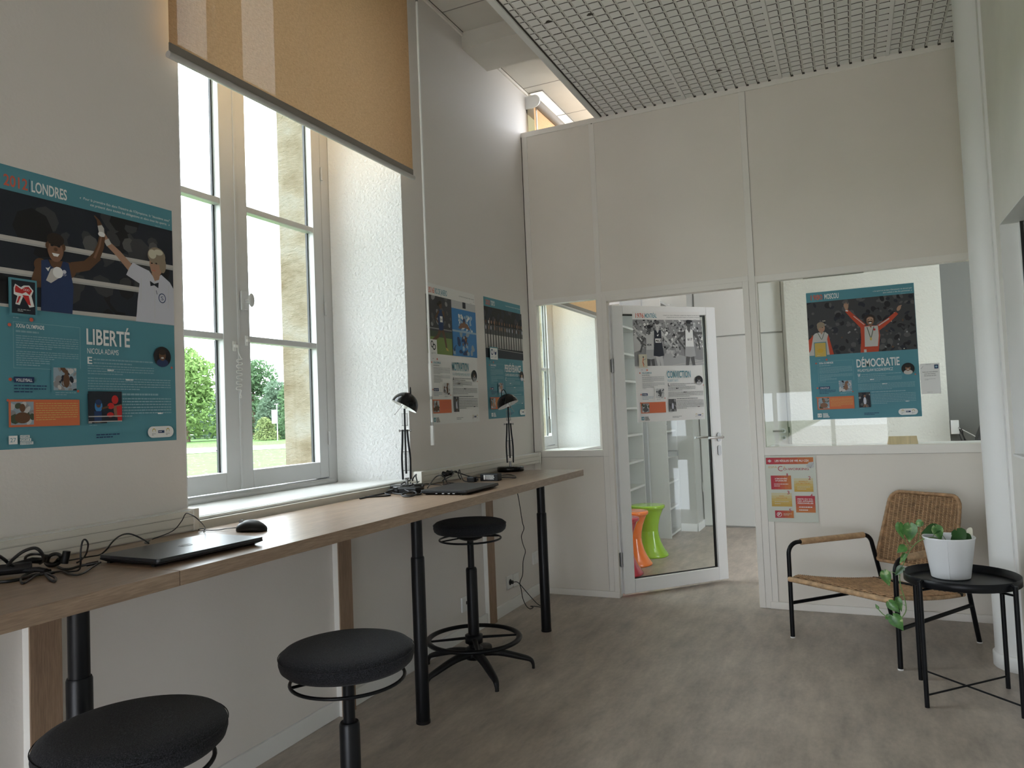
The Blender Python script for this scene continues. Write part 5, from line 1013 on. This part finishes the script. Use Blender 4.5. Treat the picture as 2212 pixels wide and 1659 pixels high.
def pic_rio(s):
    s.rect(0, .285, .402, .738, 'crowd').blotch(0, .285, .56, .738, ['darkgrey', 'crowd', 'grey'], 24, .01, .03, 4).rect(0, .285, .50, .535, 'trackgreen').rect(0, .285, .402, .500, 'grass').rect(0, .285, .545, .552, 'grey')
    s.line([(.150, .545), (.120, .505), (.060, .478)], .030, 'skin', .016).line([(.175, .545), (.200, .500), (.215, .440)], .030, 'skin', .014).poly([(.205, .445), (.225, .440), (.240, .424), (.215, .428)], 'mustard').poly([(.125, .590), (.135, .660), (.175, .665), (.190, .600), (.185, .545), (.140, .540)], 'navy').rect(.150, .180, .590, .625, 'white').text('BAH', .153, .600, 'black', w=.024, h=.014)
    s.line([(.140, .655), (.100, .610), (.130, .585)], .018, 'skin', .012).line([(.180, .655), (.205, .620), (.195, .655)], .016, 'skin', .012).ell(.160, .690, .016, .022, 'skin').ell(.156, .704, .016, .010, 'hairdark').ell(.134, .692, .014, .009, 'hairdark')
    s.rect(.290, .6, .402, .738, 'pool').blotch(.29, .6, .41, .55, ['pool', 'bluegrey', 'navy'], 26, .01, .035, 7).rect(.29, .6, .690, .738, 'palegrey').rect(.43, .47, .700, .738, 'night').blotch(.37, .55, .555, .66, ['poollight', 'white', 'poollight'], 50, .004, .016, 3).rect(.29, .6, .548, .560, 'poollight')
    s.poly([(.365, .575), (.40, .605), (.44, .610), (.48, .605), (.520, .572), (.50, .570), (.46, .580), (.42, .578), (.385, .568)], 'skinlit').ell(.442, .618, .016, .020, 'skinlit').ell(.442, .626, .015, .012, 'navy').blotch(.41, .48, .42, .54, ['skin', 'poollight', 'skinlit'], 16, .005, .016, 5)
def emb_rio(s): s.rect(.0, .094, .392, .482, 'paper').ell(.040, .455, .015, .020, 'black').ell(.040, .455, .009, .014, 'paper').ell(.062, .440, .018, .018, 'black').ell(.062, .440, .011, .011, 'paper').rows(.03, .08, .408, .398, 2, 'grey', 3)
def pic_tokyo(s):
    s.rect(0, .6, .402, .738, 'black').blotch(0, .6, .55, .738, ['night', 'black', 'crowd'], 40, .015, .04, 3).rect(0, .6, .402, .462, 'night').line([(0, .466), (.6, .452)], .0025, 'rope')
    rnd = random.Random(4)
    for i in range(15):
        u_ = .020 + i * .040; s.poly([(u_ - .014, .560), (u_ + .014, .560), (u_ + .013, .468), (u_ + .003, .468), (u_, .53), (u_ - .004, .468), (u_ - .013, .468)], 'rope').poly([(u_ - .017, .620), (u_ + .017, .620), (u_ + .015, .556), (u_ - .015, .556)], 'darkgrey').ell(u_, .638, .0085, .012, rnd.choice(['skinpale', 'skin', 'skinlit', 'palegrey'])).ell(u_ + rnd.uniform(-.01, .01), .600, .006, .014, rnd.choice(['skinpale', 'skin', 'shirt']))
        if i in (1, 3, 12): s.line([(u_ + .008, .615), (u_ + .016, .665)], .006, 'skinpale')
def emb_tokyo(s): s.rect(.040, .164, .385, .472, 'teal').rect(.046, .158, .390, .466, 'white').ell(.075, .438, .018, .020, 'navy').ell(.075, .438, .011, .013, 'white').ell(.125, .440, .016, .020, 'navy').rect(.114, .136, .440, .466, 'white').rows(.06, .09, .41, .398, 2, 'grey', 2).rows(.11, .14, .41, .398, 2, 'grey', 2)
def pic_montreal(s):
    s.rect(0, .6, .402, .738, 'grey').blotch(0, .6, .53, .738, ['palegrey', 'midgrey', 'darkgrey', 'grey', 'white', 'black'], 420, .003, .012, 3).rect(0, .6, .402, .455, 'grey').poly([(.22, .402), (.6, .402), (.6, .43), (.3, .50), (.26, .49)], 'midgrey').line([(.32, .402), (.6, .44)], .004, 'rope').line([(.44, .402), (.6, .42)], .004, 'rope').rect(.38, .60, .63, .65, 'darkgrey').blotch(.26, .40, .46, .60, ['palegrey', 'midgrey', 'darkgrey'], 50, .006, .016, 5)
    def man(u, v, k, skin, vest, shorts, hair, armL, armR, legs):
        s.line([(u - .014 * k, v - .20 * k)] + [(u + a * k, v + b_ * k) for a, b_ in legs[0]], .034 * k, skin, .020 * k).line([(u + .014 * k, v - .20 * k)] + [(u + a * k, v + b_ * k) for a, b_ in legs[1]], .034 * k, skin, .020 * k)
        s.line([(u - .034 * k, v - .045 * k)] + [(u + a * k, v + b_ * k) for a, b_ in armL], .022 * k, skin, .012 * k).line([(u + .034 * k, v - .045 * k)] + [(u + a * k, v + b_ * k) for a, b_ in armR], .022 * k, skin, .012 * k)
        s.poly([(u - .042 * k, v - .035 * k), (u + .042 * k, v - .035 * k), (u + .034 * k, v - .15 * k), (u - .034 * k, v - .15 * k)], skin).poly([(u - .030 * k, v - .028 * k), (u - .014 * k, v - .028 * k), (u, v - .052 * k), (u + .014 * k, v - .028 * k), (u + .030 * k, v - .028 * k), (u + .036 * k, v - .16 * k), (u - .036 * k, v - .16 * k)], vest).poly([(u - .038 * k, v - .148 * k), (u + .038 * k, v - .148 * k), (u + .046 * k, v - .215 * k), (u + .004 * k, v - .222 * k), (u - .044 * k, v - .215 * k)], shorts)
        s.ell(u, v - .022 * k, .011 * k, .018 * k, skin).ell(u, v + .012 * k, .019 * k, .027 * k, skin).ell(u, v + .028 * k, .020 * k, .015 * k, hair).ell(u - .007 * k, v + .014 * k, .003 * k, .002 * k, 'black').ell(u + .007 * k, v + .014 * k, .003 * k, .002 * k, 'black').line([(u - .006 * k, v - .002 * k), (u + .006 * k, v - .002 * k)], .002 * k, 'black')
    man(.135, .660, .95, 'darkgrey', 'palegrey', 'midgrey', 'black', [(-.075, -.10), (-.02, -.12)], [(.05, -.10), (.02, -.14)], ([(-.02, -.30)], [(.03, -.30)]))
    s.poly([(0, .62), (.02, .64), (.05, .60), (.06, .52), (.0, .50)], 'palegrey').line([(.03, .61), (.075, .56), (.05, .50)], .016, 'darkgrey')
    man(.205, .690, 1.0, 'palegrey', 'night', 'night', 'darkgrey', [(-.09, -.085), (-.18, -.03), (-.205, .0)], [(.075, -.10), (.115, -.15)], ([(-.0, -.30)], [(.03, -.30)]))
    s.rect(.182, .232, .570, .600, 'white').text('463', .185, .575, 'black', w=.044, h=.020, bold=True).poly([(.195, .625), (.215, .632), (.205, .615)], 'white').rect(.105, .150, .545, .565, 'palegrey').text('404', .108, .547, 'black', w=.038, h=.016, bold=True)
    man(.480, .695, 1.05, 'darkgrey', 'white', 'midgrey', 'black', [(-.095, -.10), (-.04, -.165)], [(.075, -.09), (.085, -.17)], ([(-.03, -.30)], [(.03, -.30)])); s.text('617', .463, .585, 'black', w=.042, h=.018, bold=True)
def emb_montreal(s): s.rect(.030, .100, .390, .486, 'cream').line([(.07, .462), (.062, .43), (.070, .398)], .007, 'orange').ell(.068, .466, .006, .007, 'darkgrey').line([(.066, .444), (.088, .452)], .003, 'darkgrey').line([(.064, .43), (.075, .41)], .003, 'darkgrey')

def finish(sh, label, extra=None): return sh.q.build('poster', label=label, cat='poster')
wall = dict(U=(0, 1, 0), V=(0, 0, 1), N=(1, 0, 0)); Z3 = (0, 0, 1)
s_ = Sheet((.0004, 1.272, 1.262), wall['U'], Z3, wall['N'], .600, .810, 'teal', .0)
olympic(s_, '2012', 'LONDRES', [("«  Pour la première fois dans l'histoire de l'Olympisme, le \"deuxième sexe\"", .335), ("est présent dans toutes les délégations et dans tous les sports.  »", .30)], 'LIBERTÉ', 'NICOLA ADAMS', 'E', 'VOLLEYBALL', 'XXXe OLYMPIADE', True, pic_london, 'night', '27', .108, .152, .108, .047, seed=2)
emb_london(s_)
s_.rect(.266, .382, .070, .166, 'night').ell(.300, .120, .013, .020, 'pool').ell(.300, .124, .008, .009, 'skin').ell(.300, .132, .011, .009, 'navy').rect(.285, .310, .072, .104, 'navy').ell(.357, .140, .012, .014, 'red').poly([(.350, .120), (.380, .126), (.381, .080), (.355, .085)], 'skinlit').poly([(.362, .118), (.381, .122), (.381, .072), (.366, .072)], 'red').ell(.342, .120, .012, .010, 'red').ell(.340, .092, .012, .008, 'red').line([(.310, .112), (.335, .118)], .006, 'skin').rect(.266, .381, .086, .089, 'rope').rect(.266, .381, .070, .073, 'rope')
finish(s_, 'large teal London poster with two boxing figures, left of the window')
s_ = Sheet((.0004, 3.584, 1.266), wall['U'], Z3, wall['N'], .598, .805, 'paper', .006)
olympic(s_, '2016', 'RIO DE JANEIRO', [('« J\'ai tout donné pour cette victoire.', .20), ('»', .01)], 'MOTIVATION', 'ALLYSON FELIX & MICHAEL PHELPS', 'A', 'RUGBY SEPT', 'XXXIe OLYMPIADE', False, pic_rio, 'crowd', '28', .140, .208, .225, .045, yearc='coral', faces=('skin', 'grey'), seed=12); emb_rio(s_)
finish(s_, 'white Rio de Janeiro poster with runner and swimmer, right of the blind rod')
s_ = Sheet((.0004, 4.312, 1.282), wall['U'], Z3, wall['N'], .585, .800, 'teal', .012)
olympic(s_, '2020', 'TOKYO', [('« Le sport a le pouvoir de changer le monde, d\'unir les gens. »', .26)], 'PERSÉVÉRANCE', 'CLARISSE AGBEGNENOU & TEDDY RINER', 'C', 'JUDO', 'XXXIIe OLYMPIADE', True, pic_tokyo, 'black', '29', .060, .268, .262, .025, faces=('skinpale', 'shirt'), seed=22); emb_tokyo(s_)
finish(s_, 'teal Tokyo poster with a row of figures, in the corner by the partition')
s_ = Sheet((1.914, D - .0015, 1.194), (1, 0, 0), Z3, (0, -1, 0), .602, .800, 'teal', 0.0)
olympic(s_, '1980', 'MOSCOU', [("« Le sport et ses Jeux Olympiques ne doivent pas", .21), ("être utilisés à des fins partisanes. »", .155)], 'DÉMOCRATIE', 'WLADYSLAW KOZAKIEWICZ', 'W', 'GYMNASTIQUE', 'XXIIe OLYMPIADE', True, pic_moscow, 'crowd', '19', .082, .235, .195, .052, faces=('skinlit', 'rope'), seed=32); emb_moscow(s_)
s_.q.X = None; finish(s_, 'teal Moscow poster with a cheering man, taped to the partition glass')
lo = leaf((.168, .0012, 1.212)); s_ = Sheet(lo, LD, Z3, LN, .586, .798, 'paper', .004)
olympic(s_, '1976', 'MONTRÉAL', [("« Jusqu'à cet instant à Montréal, la plupart des dirigeants sportifs africains,", .33), ("n'imaginaient pas que l'on puisse compter sur la jeunesse du boycott. »", .30)], 'CONVICTION', 'FILBERT BAYI', 'L', 'HANDBALL', 'XXIe OLYMPIADE', False, pic_montreal, 'grey', '18', .100, .205, .090, .036, faces=('darkgrey', 'midgrey'), seed=42); emb_montreal(s_)
finish(s_, 'white Montreal poster with black and white runners, on the glazed door')

# rules sheet under the counter window
s_ = Sheet((1.612, D - .0015, .552), (1, 0, 0), Z3, (0, -1, 0), .300, .418, 'sheet')
def grad(s, u0, u1, v0, v1, cols, vert=False):
    n = len(cols)
    for i, c in enumerate(cols):
        if vert: s.rect(u0, u1, v1 - (v1 - v0) * (i + 1) / n, v1 - (v1 - v0) * i / n, c)
        else: s.rect(u0 + (u1 - u0) * i / n, u0 + (u1 - u0) * (i + 1) / n, v0, v1, c)
INK2 = [(.50, .045, .07), (.52, .065, .065), (.55, .09, .06), (.56, .12, .06), (.58, .16, .06), (.60, .20, .06)]
for i, c in enumerate(INK2): ink('r%d' % i, c)
INK3 = [(.66, .60, .38), (.65, .54, .26), (.64, .48, .17), (.62, .43, .12), (.60, .38, .09)]
for i, c in enumerate(INK3): ink('y%d' % i, c)
RR = ['r%d' % i for i in range(6)]; YY = ['y%d' % i for i in range(5)]
grad(s_, .006, .289, .366, .408, RR); s_.text("LES RÈGLES DE VIE AU CDI", .060, .381, 'white', w=.200, h=.013, bold=True).poly([(.016, .387), (.028, .397), (.040, .387), (.028, .377)], 'white').poly([(.020, .387), (.028, .394), (.036, .387), (.028, .380)], 'r0').ell(.028, .387, .004, .004, 'white')
s_.text('ESPA', .020, .342, 'sand', w=.052, h=.012).text('C', .076, .322, 'ruletext', w=.028, h=.034).text('E', .112, .342, 'sand', w=.009, h=.012).text('O-WORKING', .108, .328, 'ruletext', w=.152, h=.014, bold=True)
s_.poly([(.243, .352), (.262, .376), (.292, .380), (.292, .345), (.270, .338)], 'palegrey'); [s_.line([(.270, .340), (.25 + .01 * i, .358 + .004 * i)], .0012, 'grey') for i in range(5)]
for (u0, u1, v0, v1, cols, vert, num, tx, r0, tc_) in ((.030, .152, .206, .294, RR, False, '1', ['ATMOSPHÈRE', 'STUDIEUSE'], .226, 'white'), (.168, .280, .192, .276, YY, True, '2', ['RESPECT', 'DU MATÉRIEL'], .206, 'amber'), (.028, .150, .098, .184, YY, True, '3', ['VOIX', 'CHUCHOTÉE'], .112, 'amber'), (.172, .286, .062, .166, RR, True, '4', ['PERTE OU VOL', 'DES AFFAIRES', 'PERSONNELLES'], .072, 'white'), (.045, .156, .026, .072, RR, False, '5', [], .034, 'white')):
    grad(s_, u0, u1, v0, v1, cols, vert); v = v1 - .024
    for ln in tx: s_.text(ln, (u0 + u1) / 2 - .0038 * len(ln), v, tc_, w=.0076 * len(ln), h=.0085, bold=True); v -= .013
    if tx: s_.rows(u0 + .018, u1 - .018, v + .002, r0 - .004, 2, tc_ if tc_ == 'white' else 'cream', 4, .3)
    s_.text(num, u1 - .026, v1 - .008, 'ruletext', w=.014 if num != '1' else .008, h=.022, bold=True)
s_.ell(.070, .048, .015, .015, 'white').ell(.070, .048, .012, .012, 'r1').line([(.062, .040), (.078, .056)], .003, 'white').ell(.068, .050, .005, .006, 'white').rows(.095, .145, .056, .040, 2, 'cream', 5, .4)
s_.q.build('poster', label='small red and yellow co-working rules sheet on the partition under the glass', cat='poster')
# A6 notice on the glass (its square code is left out)
s_ = Sheet((2.520, D - .0015, 1.325), (1, 0, 0), Z3, (0, -1, 0), .102, .180, 'white'); s_.lv = 1
s_.rect(.075, .096, .148, .172, 'navy').ell(.0855, .160, .006, .006, 'tealtext').line([(.004, .150), (.018, .166)], .003, 'palegrey')
for i, ln in enumerate(('Votre avis nous intéresse', 'pour faire évoluer', 'les services du CDI')): s_.text(ln, .051 - .0016 * len(ln), .128 - i * .011, 'darkgrey', w=.0032 * len(ln), h=.0055, bold=True)
s_.rows(.022, .080, .092, .080, 2, 'palegrey', 3).rows(.03, .07, .176, .173, 1, 'grey', 2).rows(.03, .07, .012, .009, 1, 'grey', 2)
s_.q.build('notice', label='small white notice on the glass right of the teal Moscow poster', cat='notice')
